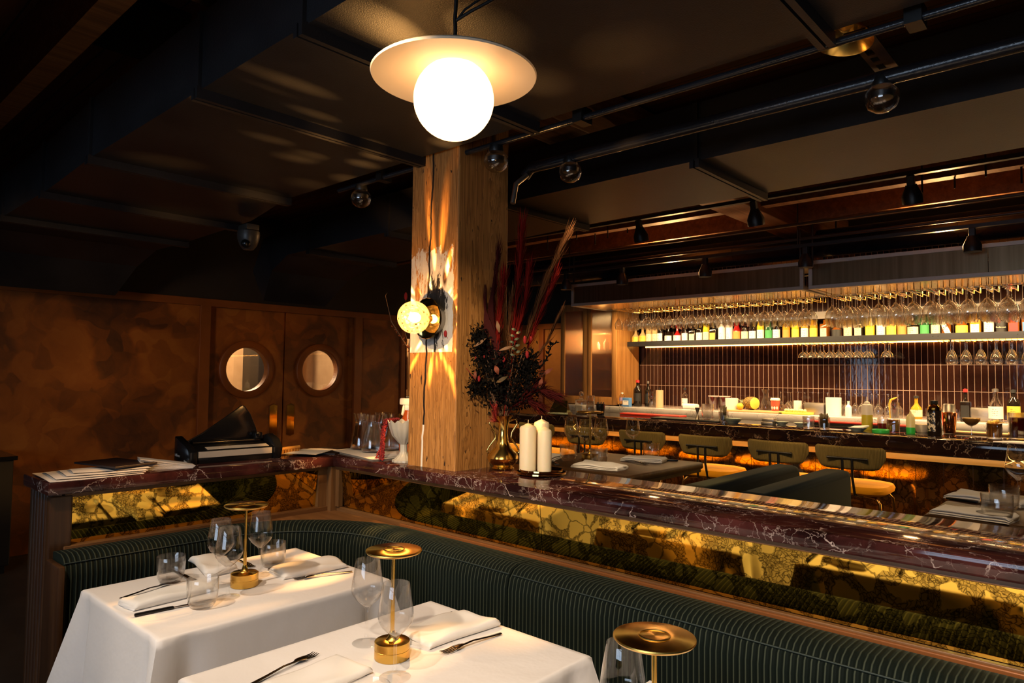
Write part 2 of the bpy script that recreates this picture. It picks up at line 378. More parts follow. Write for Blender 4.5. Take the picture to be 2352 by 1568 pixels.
M = {}
M['clay'] = m_clay()
M['clay_trim'] = noisy('clay_trim', (0.20, 0.055, 0.006), (0.28, 0.078, 0.008), 4, 0.5)
M['black_wall'] = noisy('black_wall', (0.010, 0.007, 0.004), (0.018, 0.012, 0.007), 3, 0.7)
M['marble'] = m_marble('dark_red_marble', (0.014, 0.005, 0.005), (0.078, 0.022, 0.019), (0.58, 0.45, 0.40))
M['bar_marble'] = m_marble('black_marble', (0.005, 0.003, 0.003), (0.013, 0.006, 0.005), (0.26, 0.2, 0.17), 0.75, 0.12)
M['white_marble'] = m_marble('white_marble', (0.50, 0.47, 0.45), (0.62, 0.58, 0.55), (0.06, 0.06, 0.07), 0.9)
M['antique'] = m_antique('antique_mirror', (1.0, 0.64, 0.10), (0.07, 0.04, 0.008))
M['bar_mirror'] = m_antique('dark_antique_mirror', (0.80, 0.60, 0.28), (0.03, 0.015, 0.006), 0.09, 0.9)
M['cord'] = m_cord('green_corduroy', (0.0024, 0.0055, 0.0040), (0.042, 0.052, 0.036), 0.0155)
M['olive_cord'] = m_cord('olive_corduroy', (0.15, 0.112, 0.036), (0.24, 0.185, 0.07), 0.0078)
M['velvet'] = plain('dark_green_velvet', (0.003, 0.008, 0.0055), 0.8, Sheen_Weight=0.10, Sheen_Tint=(0.5, 0.8, 0.65, 1))
M['mustard'] = noisy('mustard_velvet', (0.56, 0.235, 0.004), (0.68, 0.31, 0.007), 3, 0.8, Specular_IOR_Level=0.2)
M['cloth'] = m_cloth()
M['napkin'] = noisy('napkin_linen', (0.80, 0.76, 0.70), (0.86, 0.82, 0.77), 8, 0.9, bump=0.2, bscale=18)
M['tile'] = m_tile()
M['timber'] = m_timber()
M['walnut'] = wood('walnut', (0.020, 0.0075, 0.0025), (0.05, 0.020, 0.0065), (0.09, 0.040, 0.013), 'z', 0.35)
M['walnut_x'] = wood('walnut_rail', (0.09, 0.037, 0.012), (0.17, 0.075, 0.025), (0.26, 0.125, 0.045), 'x', 0.4)
M['walnut_light'] = wood('pale_walnut', (0.10, 0.045, 0.014), (0.19, 0.09, 0.03), (0.28, 0.14, 0.05), 'z', 0.4)
M['walnut_y'] = wood('walnut_side_rail', (0.07, 0.028, 0.009), (0.14, 0.06, 0.02), (0.22, 0.10, 0.035), 'y', 0.4)
M['oak_x'] = wood('oak_apron', (0.50, 0.27, 0.07), (0.64, 0.38, 0.11), (0.74, 0.48, 0.17), 'x', 0.4)
M['cab_wood'] = wood('cabinet_wood', (0.20, 0.085, 0.022), (0.34, 0.155, 0.042), (0.46, 0.23, 0.07), 'z', 0.35)
M['dark_table'] = wood('dark_table_wood', (0.022, 0.009, 0.003), (0.042, 0.019, 0.006), (0.07, 0.033, 0.010), 'x', 0.42, Specular_IOR_Level=0.25)
M['beam'] = wood('beam_timber', (0.10, 0.04, 0.012), (0.20, 0.085, 0.026), (0.30, 0.14, 0.05), 'y', 0.6)
M['planks'] = m_planks()
M['floor'] = noisy('concrete_floor', (0.07, 0.062, 0.045), (0.12, 0.105, 0.078), 4, 0.5)
M['duct'] = m_duct('black_duct', (0.022, 0.021, 0.0225), 0.36)
M['duct_gloss'] = m_duct('gloss_black_duct', (0.016, 0.016, 0.019), 0.22)
M['black'] = plain('black_metal', (0.008, 0.008, 0.008), 0.4)
M['black_gloss'] = plain('black_plastic', (0.008, 0.008, 0.009), 0.18)
M['steel'] = plain('brushed_steel', (0.40, 0.36, 0.31), 0.42, 1.0)
M['hood_frame'] = plain('hood_frame_steel', (0.46, 0.42, 0.36), 0.5, 0.5)
M['dark_steel'] = plain('dark_shelf_steel', (0.055, 0.055, 0.058), 0.42, 0.8)
M['hood'] = noisy('bronze_hood_panel', (0.20, 0.135, 0.072), (0.30, 0.21, 0.12), 2, 0.30, 0.9, stretch=(20, 1, 0.4))
M['cutlery'] = plain('cutlery_steel', (0.42, 0.39, 0.36), 0.16, 1.0)
M['brass'] = noisy('brass', (0.66, 0.40, 0.09), (0.78, 0.50, 0.14), 5, 0.22, 1.0)
M['polished_brass'] = plain('polished_brass', (0.82, 0.58, 0.20), 0.07, 1.0)
def m_brushed():
    t = NT('brushed_brass'); tg = t.n('Tangent', direction_type='RADIAL', axis='Z')
    t.bsdf(Base_Color=(0.74, 0.44, 0.095, 1), Metallic=1.0, Roughness=0.27, Anisotropic=0.9, Tangent=tg.outputs[0]); return t.m
M['brushed_brass'] = m_brushed()
M['vase_brass'] = plain('vase_brass', (0.85, 0.60, 0.18), 0.17, 1.0)
M['bronze'] = plain('bronze_tube', (0.30, 0.17, 0.06), 0.25, 1.0)
M['conduit_paint'] = plain('conduit_paint', (0.05, 0.025, 0.012), 0.4)
M['copper'] = plain('copper', (0.85, 0.36, 0.16), 0.10, 1.0)
M['glass'] = glass_thin('clear_glass', (0.985, 0.98, 0.97), 1.25, 1.5, 0.03, 1.09, 0.15)
M['glass_hang'] = glass_thin('hanging_glass', (0.99, 0.98, 0.96), 1.4, 1.5, 0.14, 1.10, 0.35)
M['stem'] = glass_solid('stem_glass')
M['cut'] = glass_thin('cut_glass', (0.95, 0.93, 0.9), 1.6, 1.6, 0.06, 1.1)
M['water'] = glass_thin('water', (0.99, 0.99, 0.97), 1.0, 1.5, 0.03, 1.33, 0.9)
M['white'] = plain('white_plastic', (0.82, 0.80, 0.76), 0.45)
M['paper'] = plain('paper', (0.74, 0.71, 0.69), 0.8)
M['candle'] = plain('candle_wax', (0.86, 0.73, 0.50), 0.45, Subsurface_Weight=0.25, Subsurface_Radius=(0.02, 0.012, 0.006))
M['pend_shade'] = plain('pendant_enamel', (0.80, 0.64, 0.46), 0.5)
M['wood_lid'] = plain('pale_wood', (0.55, 0.33, 0.14), 0.5)

# ------------------------------------------------------------------ the room
def room():
    b = nb(); box(b, -12, 3, -4, 7.4, -0.1, 0.0); struct('floor', b, M['floor'])
    b = nb(); box(b, -12, 3, -4, 7.4, 3.0, 3.1); struct('ceiling', b, M['planks'])
    b = nb(); box(b, -12, 3, 7.2, 7.4, 0, 3.0); struct('wall_back', b, M['black_wall'])
    b = nb(); box(b, 3, 3.15, -4, 7.4, 0, 3.0); struct('wall_right', b, M['black_wall'])
    b = nb(); box(b, -12.15, -12, -4, 7.4, 0, 3.0); struct('wall_far_left', b, M['black_wall'])
    # wall behind the viewer with tall daylight windows
    b = nb(); box(b, -12, 3, -4.2, -4.0, 0, 0.9); box(b, -12, 3, -4.2, -4.0, 2.2, 3.0)
    edges = [-12, -10.9, -10.1, -5.2, -4.8, -1.6, 1.6, 3]
    for i in (0, 2, 4, 6): box(b, edges[i], edges[i+1], -4.2, -4.0, 0.9, 2.2)
    struct('wall_front', b, M['black_wall'])
    day = emit('daylight_pane', (0.62, 0.78, 1.0), 7.0)
    for k, (a, c) in enumerate(((-10.9, -10.1), (-5.2, -4.8), (-1.6, 1.6))):
        b = nb(); box(b, a, c, -4.14, -4.12, 0.9, 2.2); w = struct('window_%d' % (k+1), b, day)
        f = nb()
        for x in (a, a + (c-a)/3, a + 2*(c-a)/3, c): box(f, x-0.03, x+0.03, -4.12, -4.04, 0.9, 2.2)
        for z in (0.9, 1.7, 2.2): box(f, a, c, -4.12, -4.04, z-0.03, z+0.03)
        obj('window_frame', f, M['black'], w, False)
    # clay wall with the pair of porthole doors
    X = -6.5; T = -6.62
    b = nb()
    box(b, T, X, -1.0, 2.86, 0, 2.07); box(b, T, X, 4.50, 5.22, 0, 2.07); box(b, T, X, 2.86, 4.55, 2.085, 2.12)
    struct('wall_left', b, M['clay'])
    b = nb(); box(b, T, X, -1.0, 7.2, 2.12, 3.0); struct('wall_left_upper', b, M['black_wall'])
    b = nb(); box(b, T, X, 5.22, 7.2, 0, 2.12); struct('wall_left_far', b, M['clay'])
    b = nb(); box(b, X-0.02, X+0.03, -1.0, 7.2, 2.06, 2.13, 0.004); struct('trim_1', b, M['clay_trim'])
    for k, (y0, y1) in enumerate(((2.80, 2.90), (4.52, 4.62), (5.18, 5.24))):
        b = nb(); box(b, X-0.02, X+0.03, y0, y1, 0, 2.07, 0.004); struct('trim_%d' % (k+2), b, M['clay_trim'])
    # doors: leaf with a round opening, ring, glass, brass pull plate
    for k, (y0, y1, cyy, hy, xo) in enumerate(((2.90, 3.70, 3.30, 3.60, 0.0), (3.72, 4.52, 4.13, 3.80, -0.012))):
        b = nb(); R0 = 0.215; n = 48; cz = 1.47; x0, x1 = -6.60 + xo, -6.555 + xo
        def sq(a):
            dx, dz = math.cos(a), math.sin(a)
            ts = []
            if dx > 1e-6: ts.append((y1-cyy)/dx)
            if dx < -1e-6: ts.append((y0-cyy)/dx)
            if dz > 1e-6: ts.append((2.085-cz)/dz)
            if dz < -1e-6: ts.append((0.01-cz)/dz)
            t = min(ts); return cyy + dx*t, cz + dz*t
        angs = sorted([2*PI*i/n for i in range(n)] + [math.atan2(zz-cz, yy-cyy) % (2*PI) for yy in (y0, y1) for zz in (0.01, 2.085)])
        rin = [(cyy + R0*math.cos(a), cz + R0*math.sin(a)) for a in angs]; rout = [sq(a) for a in angs]
        for xx, flip in ((x1, False), (x0, True)):
            vi = [b.verts.new((xx, *p)) for p in rin]; vo = [b.verts.new((xx, *p)) for p in rout]
            for i in range(len(angs)):
                j = (i+1) % len(angs); q = [vi[i], vo[i], vo[j], vi[j]]
                b.faces.new(q if not flip else q[::-1])
            if not flip: fr = vi
            else:
                for i in range(len(angs)):
                    j = (i+1) % len(angs); b.faces.new((fr[i], fr[j], vi[j], vi[i]))
        d = struct('door_%d' % (k+1), b, M['clay'])
        rg = nb(); lathe(rg, [(0.215, 0), (0.215, 0.03), (0.225, 0.04), (0.275, 0.038), (0.285, 0.03), (0.285, 0)], 48, (x1, cyy, cz), 'x')
        obj('porthole_ring', rg, M['clay_trim'], d)
        g = nb(); lathe(g, [(0, 0), (0.216, 0)], 48, ((x0+x1)/2, cyy, cz), 'x'); obj('porthole_glass', g, M['glass'], d)
        h = nb(); prism(h, [(hy-0.045, 0.80), (hy, 0.785), (hy+0.045, 0.80), (hy+0.045, 1.105), (hy, 1.125), (hy-0.045, 1.105)], x1-0.002, x1+0.012, 0.004, ax='x')
        obj('pull_plate', h, M['polished_brass'], d, False)
    # back of house beyond the doors
    b = nb(); box(b, -9.0, -8.9, 0.6, 5.6, 0, 3.0); struct('wall_kitchen', b, noisy('kitchen_wall', (0.42, 0.25, 0.12), (0.58, 0.37, 0.2), 3, 0.7))
    b = nb(); box(b, -8.9, -6.62, 5.5, 5.6, 0, 3.0); struct('wall_kitchen_side', b, noisy('kitchen_side', (0.42, 0.26, 0.14), (0.56, 0.37, 0.21), 3, 0.7))
    b = nb(); box(b, -8.88, -8.45, 4.42, 4.80, 0, 2.2, 0.01); k = obj('kitchen_cupboard', b, M['black']); tag(k, 'dark cupboard seen through the porthole of the first door', 'cupboard')
    # lit end wall section beside the bar
    b = nb(); box(b, -6.5, -5.27, 7.16, 7.22, 0, 2.10); struct('wall_end_clay', b, noisy('orange_plaster', (0.34, 0.13, 0.022), (0.46, 0.19, 0.035), 5, 0.55))
    b = nb(); box(b, -6.5, -5.27, 7.13, 7.2, 2.06, 2.13, 0.004); box(b, -5.98, -5.9, 7.12, 7.18, 0, 2.06, 0.004); struct('trim_5', b, M['clay_trim'])
    # mirror on the clay wall beyond the doors
    b = nb(); box(b, -6.50, -6.485, 5.27, 6.95, 0.95, 1.86); t = obj('wall_mirror', b, plain('plain_mirror', (0.8, 0.78, 0.74), 0.02, 1.0)); tag(t, 'plain wall mirror reflecting the bar, just beyond the timber post', 'mirror')
    # bar back wall: tiles
    b = nb(); box(b, -4.5, 2.9, 7.18, 7.24, 0.9, 2.9); struct('wall_tile', b, M['tile'])
    # timber post and the beam on top
    b = nb(); box(b, -2.327, -2.030, 1.905, 2.202, 0, 2.68, 0.006); struct('pillar', b, M['timber'])
    b = nb(); box(b, -2.31, -2.05, -3.9, 7.1, 2.68, 2.97, 0.006); struct('beam', b, M['beam'])
    for k, y in enumerate((0.1, 0.75, 3.62, 4.3, 5.0, 5.7)):
        b = nb(); box(b, -11.9, 2.9, y, y+0.09, 2.72, 3.0); struct('ceiling_joist', b, M['beam'])
room()

# ------------------------------------------------------------------ ducts and services
def duct(name, label, st, z0, z1, seams, m, elbow=False):
    """st: stations (x, y0, y1) from far to near"""
    b = nb(); rings = []
    if elbow:
        x, y0, y1 = st[0]
        rings.append([(x-0.55, y0+0.1, z0-0.32), (x-0.55, y1-0.1, z0-0.32), (x-0.75, y1-0.1, z1-0.3), (x-0.75, y0+0.1, z1-0.3)])
        rings.append([(x-0.3, y0+0.03, z0-0.10), (x-0.3, y1-0.03, z0-0.10), (x-0.45, y1-0.03, z1-0.07), (x-0.45, y0+0.03, z1-0.07)])
    for x, y0, y1 in st: rings.append([(x, y0, z0), (x, y1, z0), (x, y1, z1), (x, y0, z1)])
    R = [[b.verts.new(p) for p in r] for r in rings]
    for a, c in zip(R, R[1:]):
        for i in range(4): b.faces.new((a[i], a[(i+1)%4], c[(i+1)%4], c[i]))
    b.faces.new(R[0][::-1]); b.faces.new(R[-1]); bmesh.ops.recalc_face_normals(b, faces=b.faces[:])
    root = obj(name, b, m, None, False); tag(root, label, 'duct')
    for x in seams:
        for (xa, a0, a1), (xb, c0, c1) in zip(st, st[1:]):
            if xa <= x <= xb:
                t = (x-xa)/(xb-xa); y0 = a0+(c0-a0)*t; y1 = a1+(c1-a1)*t
        f = nb()
        box(f, x-0.022, x-0.004, y0-0.018, y1+0.018, z0-0.035, z0+0.004); box(f, x+0.004, x+0.022, y0-0.018, y1+0.018, z0-0.035, z0+0.004)
        for y in (y0, y1):
            box(f, x-0.012, x+0.012, y-0.012, y+0.012, z0, z1)
        obj('flange', f, m, root, False)
def services():
    Z = 2.37
    duct('air_duct', 'wide black sheet metal air duct above the globe pendant', [(-5.55, 0.97, 2.05), (-5.05, 0.985, 2.06), (-4.2, 0.985, 2.03), (-4.0, 0.98, 2.02), (-3.34, 0.952, 1.88), (1.6, 0.95, 1.90)], Z, 2.63, (-5.05, -4.2, -3.34, -2.26, -1.625, -0.6, 0.5), M['duct'], True)
    duct('air_duct', 'black sheet metal air duct between the timber post and the bar', [(-4.94, 2.80, 3.60), (-3.4, 2.75, 3.50), (-2.4, 2.69, 3.40), (1.6, 2.64, 3.31)], Z, 2.62, (-4.6, -3.6, -2.5, -1.38, 0.4), M['duct'], True)
    b = nb()
    lathe(b, [(0, -5.6), (0.12, -5.6), (0.12, 2.0), (0, 2.0)], 32, (0, 6.25, 2.62), 'x')
    rd = obj('round_duct', b, M['duct_gloss']); tag(rd, 'glossy black round duct running above the bar hood', 'duct')
    for i in range(12):
        f = nb(); lathe(f, [(0.1195, -0.006), (0.1235, -0.004), (0.1235, 0.004), (0.1195, 0.006)], 32, (-5.2 + i*0.6, 6.25, 2.62), 'x'); obj('seam_band', f, M['duct_gloss'], rd)
    b = nb(); tube(b, [(-6.3, 0.15, 2.55), (2, 0.15, 2.55)], 0.16, 24); t = obj('round_duct', b, M['duct']); tag(t, 'large dark round duct in the top corner beside the wide air duct', 'duct')
    b = nb(); box(b, -3.5, -2.95, 0.85, 1.2, 2.93, 2.97, 0.004); t = obj('ceiling_panel', b, M['black']); tag(t, 'flat black access panel on the ceiling boards above the wide duct', 'panel')
    # pipes
    def pipe(label, pts, r, m='black', cat='pipe', name='ceiling_pipe'):
        b = nb(); tube(b, pts, r, 12); return tag(obj(name, b, M[m]), label, cat)
    pipe('thick black pipe running past the head of the timber post', [(-2.02, 2.3, 2.34), (-1.98, 2.3, 2.37), (1.5, 2.3, 2.37)], 0.024, 'duct_gloss')
    pipe('short pale bent conduit beside the head of the timber post', [(-2.02, 2.22, 2.2), (-2.02, 2.24, 2.29), (-1.99, 2.28, 2.335)], 0.012, 'steel')
    p = pipe('twin black conduit along the edge of the wide duct', [(-2.95, 1.945, 2.36), (1.4, 1.945, 2.36)], 0.011, 'duct_gloss')
    b = nb(); tube(b, [(-2.95, 1.972, 2.372), (1.4, 1.972, 2.372)], 0.011, 10); obj('conduit', b, M['duct_gloss'], p)
    for x in (-2.6, -1.45, -0.4):
        b = nb(); box(b, x-0.02, x+0.02, 1.925, 1.99, 2.345, 2.40); obj('clip', b, M['black'], p, False)
    for k, (y, z, lab) in enumerate(((5.25, 2.60, 'upper of the two thin brown conduits over the bar'), (5.62, 2.56, 'lower thin brown conduit just above the bar hood'))):
        pipe(lab, [(-4.9, y, z), (1.2, y, z)], 0.013, 'conduit_paint')
    # unlit clear globe bulbs under the pipes
    def globe(x, y, z, label):
        t = thing('globe_bulb', label, 'light', (x, y, z), 0, 'unlit clear globe bulbs under the pipes')
        b = nb(); lathe(b, [(0.0, -0.062), (0.02, -0.058), (0.04, -0.045), (0.05, -0.022), (0.048, 0.0), (0.035, 0.018), (0.022, 0.025)], 20); obj('globe', b, M['cut'], t)
        b = nb(); lathe(b, [(0.0, 0.02), (0.028, 0.02), (0.03, 0.028), (0.026, 0.05), (0.0, 0.05)], 16); obj('cap', b, M['black'], t)
        b = nb(); lathe(b, [(0.0, -0.02), (0.03, -0.016), (0.034, 0.0), (0, 0.004)], 16); obj('reflector', b, M['dark_steel'], t)
        return t
    globe(-1.871, 1.955, 2.31, 'unlit clear globe bulb on the conduit over the timber post')
    globe(-2.775, 1.955, 2.31, 'unlit clear globe bulb on the conduit end, dark ceiling behind')
    globe(-1.765, 2.3, 2.325, 'unlit clear globe bulb under the thick black pipe')
    globe(-0.564, 2.3, 2.325, 'unlit clear globe bulb by the brass dome shade')
    # brass dome shade
    t = thing('dome_light', 'unlit brass dome shade lamp hanging at the edge of the wide duct', 'lamp', (-0.585, 1.99, 2.385), (math.radians(-12), math.radians(8), 0))
    b = nb(); lathe(b, [(0.008, 0.09), (0.022, 0.085), (0.035, 0.06), (0.052, 0.03), (0.078, 0.002), (0.080, -0.002), (0.0775, 0.0), (0.05, 0.028), (0.033, 0.056), (0.02, 0.08)], 32); obj('shade', b, M['brass'], t)
    b = nb(); tube(b, [(0, 0, 0.085), (0, 0, 0.22)], 0.008, 10); obj('stem', b, M['black'], t)
    b = nb(); ball(b, (0, 0, 0.045), 0.02); obj('bulb', b, M['cut'], t)
    # perforated hanger strap
    b = nb(); box(b, -0.55, -0.52, 2.0, 2.32, 2.40, 2.404); box(b, -0.585, -0.57, 2.0, 2.32, 2.40, 2.404)
    for i in range(6): box(b, -0.57, -0.55, 2.0+i*0.06, 2.02+i*0.06, 2.40, 2.404)
    t = obj('hanger_strap', b, M['walnut'], None, False); tag(t, 'perforated brown hanger strap between brass dome shade and globe bulb', 'bracket')
    # dome camera under the wide duct
    t = thing('security_camera', 'grey dome security camera hanging under the far end of the wide duct', 'camera', (-3.97, 1.99, 2.335))
    b = nb(); box(b, -0.055, 0.055, -0.04, 0.04, -0.035, 0.0, 0.005); obj('bracket', b, plain('grey_paint', (0.04, 0.037, 0.032), 0.4), t)
    b = nb(); lathe(b, [(0, -0.155), (0.03, -0.15), (0.05, -0.125), (0.062, -0.09), (0.066, -0.06), (0.064, -0.04), (0.0, -0.035)], 24); obj('housing', b, bpy.data.materials['grey_paint'], t)
    b = nb(); ball(b, (0.03, -0.03, -0.12), 0.028); obj('lens', b, M['black_gloss'], t)
    # lighting tracks with spot heads
    def track(y, z, x0, x1, label):
        b = nb(); box(b, x0, x1, y-0.018, y+0.018, z-0.012, z+0.012); t = obj('lighting_track', b, M['black'], None, False); tag(t, label, 'track')
        for x in (x0+0.3, (x0+x1)/2, x1-0.3):
            r = nb(); tube(r, [(x, y, z), (x, y, 3.0)], 0.006, 8); obj('hanger_rod', r, M['black'], t)
    track(4.5, 2.645, -4.4, 0.6, 'black lighting track hanging in front of the bar stools')
    track(5.6, 2.50, -4.6, 0.6, 'black lighting track in front of the bar hood')
    proto = [None]
    def head(x, y, z, rx, label):
        if proto[0] is None:
            t = thing('spotlight', label, 'spotlight', (x, y, z), (rx, 0, 0), 'black track spotlights above the bar')
            b = nb(); lathe(b, [(0, -0.055), (0.03, -0.055), (0.045, -0.155), (0.038, -0.158), (0, -0.14)], 20); lathe(b, [(0, -0.15), (0.055, -0.165), (0.057, -0.12), (0.03, -0.06), (0, -0.05)], 20); obj('head', b, M['black'], t)
            b = nb(); box(b, -0.02, 0.02, -0.02, 0.02, -0.06, 0.0, 0.004); tube(b, [(0, 0, 0), (0, 0, 0.02)], 0.01); obj('mount', b, M['black'], t, False)
            proto[0] = t
        else: dup(proto[0], (x, y, z), (rx, 0, 0), label)
    for i, x in enumerate((-2.80, -1.90, -0.96)):
        head(x, 4.5, 2.635, math.radians(18), 'black track spotlight, %s from the flowers on the front track' % nth(i))
    for i, x in enumerate((-4.34, -3.66, -2.80, -1.94, -0.825)):
        head(x, 5.6, 2.488, 0.0, 'black track spotlight, %s from the flowers on the track by the hood' % nth(i))
    for k, (x0, lab) in enumerate(((-4.1, 'bundle of thin hanger rods over the flower end of the bar'), (-1.0, 'bundle of thin hanger rods over the middle of the bar hood'))):
        b = nb()
        for i in range(6): tube(b, [(x0 + i*0.17, 5.0 + 0.05*(i % 2), 2.62 + 0.03*(i % 3)), (x0 + i*0.17, 5.0 + 0.05*(i % 2), 3.0)], 0.006, 6)
        t = obj('hanger_rods', b, M['black']); t['kind'] = 'stuff'; tag(t, lab, 'rods')
services()

# ------------------------------------------------------------------ pendant and wall sconce
def pendant():
    t = thing('pendant_light', 'lit white globe pendant with wide flat disc shade', 'lamp', (-1.160, 1.068, 2.135))
    b = nb(); lathe(b, [(0.012, 0.035), (0.06, 0.033), (0.188, 0.008), (0.192, 0.004), (0.190, 0.0), (0.06, 0.022), (0.012, 0.024)], 64); obj('disc_shade', b, M['pend_shade'], t)
    b = nb(); ball(b, (0, 0, -0.052), 0.093, 40, 24); obj('globe', b, emit('globe_glow', (1.0, 0.56, 0.24), 5.2), t)
    b = nb(); lathe(b, [(0, 0.03), (0.018, 0.03), (0.018, 0.045), (0.011, 0.05), (0.010, 0.085), (0.006, 0.088), (0, 0.088)], 20); obj('socket', b, M['brass'], t)
    b = nb(); tube(b, [(0, 0, 0.085), (0.002, 0, 0.11), (0.0, 0.0, 0.14), (0.004, 0.0, 0.19), (0.0, 0.0, 0.231)], 0.0045, 8)
    tube(b, [(0.0, 0, 0.135), (0.03, 0.02, 0.155), (0.07, 0.05, 0.18), (0.12, 0.09, 0.228)], 0.004, 8)
    tube(b, [(0.0, 0, 0.13), (0.02, 0.012, 0.16), (0.06, 0.05, 0.20), (0.09, 0.08, 0.228)], 0.003, 8); obj('cable', b, M['black'], t)
pendant()
def sconce():
    cx, cz = -2.16, 1.675
    t = thing('wall_sconce', 'lit crackled glass globe sconce with brass disc on the timber post', 'lamp', (cx, 1.905, cz))
    b = nb(); lathe(b, [(0, 0.0), (0.062, 0.0), (0.062, -0.022), (0.02, -0.024), (0.018, -0.05), (0, -0.05)], 32, (0, 0, 0), 'y'); obj('wall_plate', b, M['steel'], t)
    b = nb(); lathe(b, [(0.015, -0.050), (0.045, -0.052), (0.083, -0.047), (0.085, -0.049), (0.083, -0.052), (0.045, -0.057), (0.015, -0.055)], 60, (0, 0, 0), 'y', 20, 0.012); obj('brass_disc', b, M['polished_brass'], t)
    g = NT('crackle_glass'); v = g.coord()
    vo = g.n('TexVoronoi', {'Vector': v, 'Scale': 55.0}); vn = g.noise(v, 60, 3)
    bp = g.bump(g.math('ADD', vo.outputs[0], vn.outputs[0]), 0.9, 0.006)
    a = g.n('BsdfTransparent', {'Color': (1, 0.93, 0.8, 1)}); gl = g.n('BsdfGlossy', {'Roughness': 0.08, 'Normal': bp}); tr = g.n('BsdfTranslucent', {'Color': (0.95, 0.66, 0.32, 1)})
    f = g.ramp(vo.outputs[0], [(0.2, (0.0,)*3), (0.5, (0.22,)*3)])
    m1 = g.n('MixShader', {0: f, 1: a, 2: tr}); m2 = g.n('MixShader', {0: 0.2, 1: m1, 2: gl}); g.t.links.new(m2.outputs[0], g.out.inputs[0])
    b = nb(); ball(b, (0, -0.117, 0), 0.066, 32, 20); obj('globe', b, g.m, t)
    b = nb(); ball(b, (0, -0.112, 0), 0.021, 16, 10, (1, 1.25, 1)); obj('bulb', b, emit('bulb_glow', (1.0, 0.62, 0.26), 34), t)
    b = nb(); lathe(b, [(0, -0.05), (0.014, -0.05), (0.014, -0.09), (0, -0.09)], 16, (0, 0, 0), 'y'); obj('lamp_holder', b, M['brass'], t)
    # the crackled glass throws streaks: a bulb light broken up by direction
    o = lamp('POINT', 'sconce_light', (cx, 1.905-0.147, cz), 29, (1.0, 0.52, 0.165), shadow_soft_size=0.004)
    d = o.data; d.use_nodes = True; nt = d.node_tree; em = nt.nodes['Emission']
    tc = nt.nodes.new('ShaderNodeTexCoord'); vor = nt.nodes.new('ShaderNodeTexVoronoi'); vor.inputs['Scale'].default_value = 5.5; vor.feature = 'SMOOTH_F1'; vor.inputs['Smoothness'].default_value = 0.4
    nz = nt.nodes.new('ShaderNodeTexNoise'); nz.inputs['Scale'].default_value = 4.0; nz.inputs['Detail'].default_value = 2
    rp = nt.nodes.new('ShaderNodeValToRGB'); e = rp.color_ramp.elements; e[0].position = 0.14; e[0].color = (4.5, 4.5, 4.5, 1); e[1].position = 0.40; e[1].color = (0.3, 0.3, 0.3, 1)
    def lm(op, a, c=None):
        m = nt.nodes.new('ShaderNodeMath'); m.operation = op
        for i, v in enumerate((a, c)):
            if v is None: continue
            if hasattr(v, 'is_output'): nt.links.new(v, m.inputs[i])
            else: m.inputs[i].default_value = v
        return m.outputs[0]
    sp = nt.nodes.new('ShaderNodeSeparateXYZ'); nt.links.new(tc.outputs['Normal'], sp.inputs[0])
    ln = lm('SQRT', lm('ADD', lm('ADD', lm('MULTIPLY', sp.outputs[0], sp.outputs[0]), lm('MULTIPLY', sp.outputs[2], sp.outputs[2])), 0.0001))
    cb = nt.nodes.new('ShaderNodeCombineXYZ')
    nt.links.new(lm('DIVIDE', sp.outputs[0], ln), cb.inputs[0]); nt.links.new(lm('MULTIPLY', sp.outputs[1], 0.55), cb.inputs[1]); nt.links.new(lm('DIVIDE', sp.outputs[2], ln), cb.inputs[2])
    nt.links.new(cb.outputs[0], vor.inputs['Vector']); nt.links.new(vor.outputs[0], rp.inputs[0]); nt.links.new(rp.outputs[0], em.inputs['Strength'])
    return o
sconce()

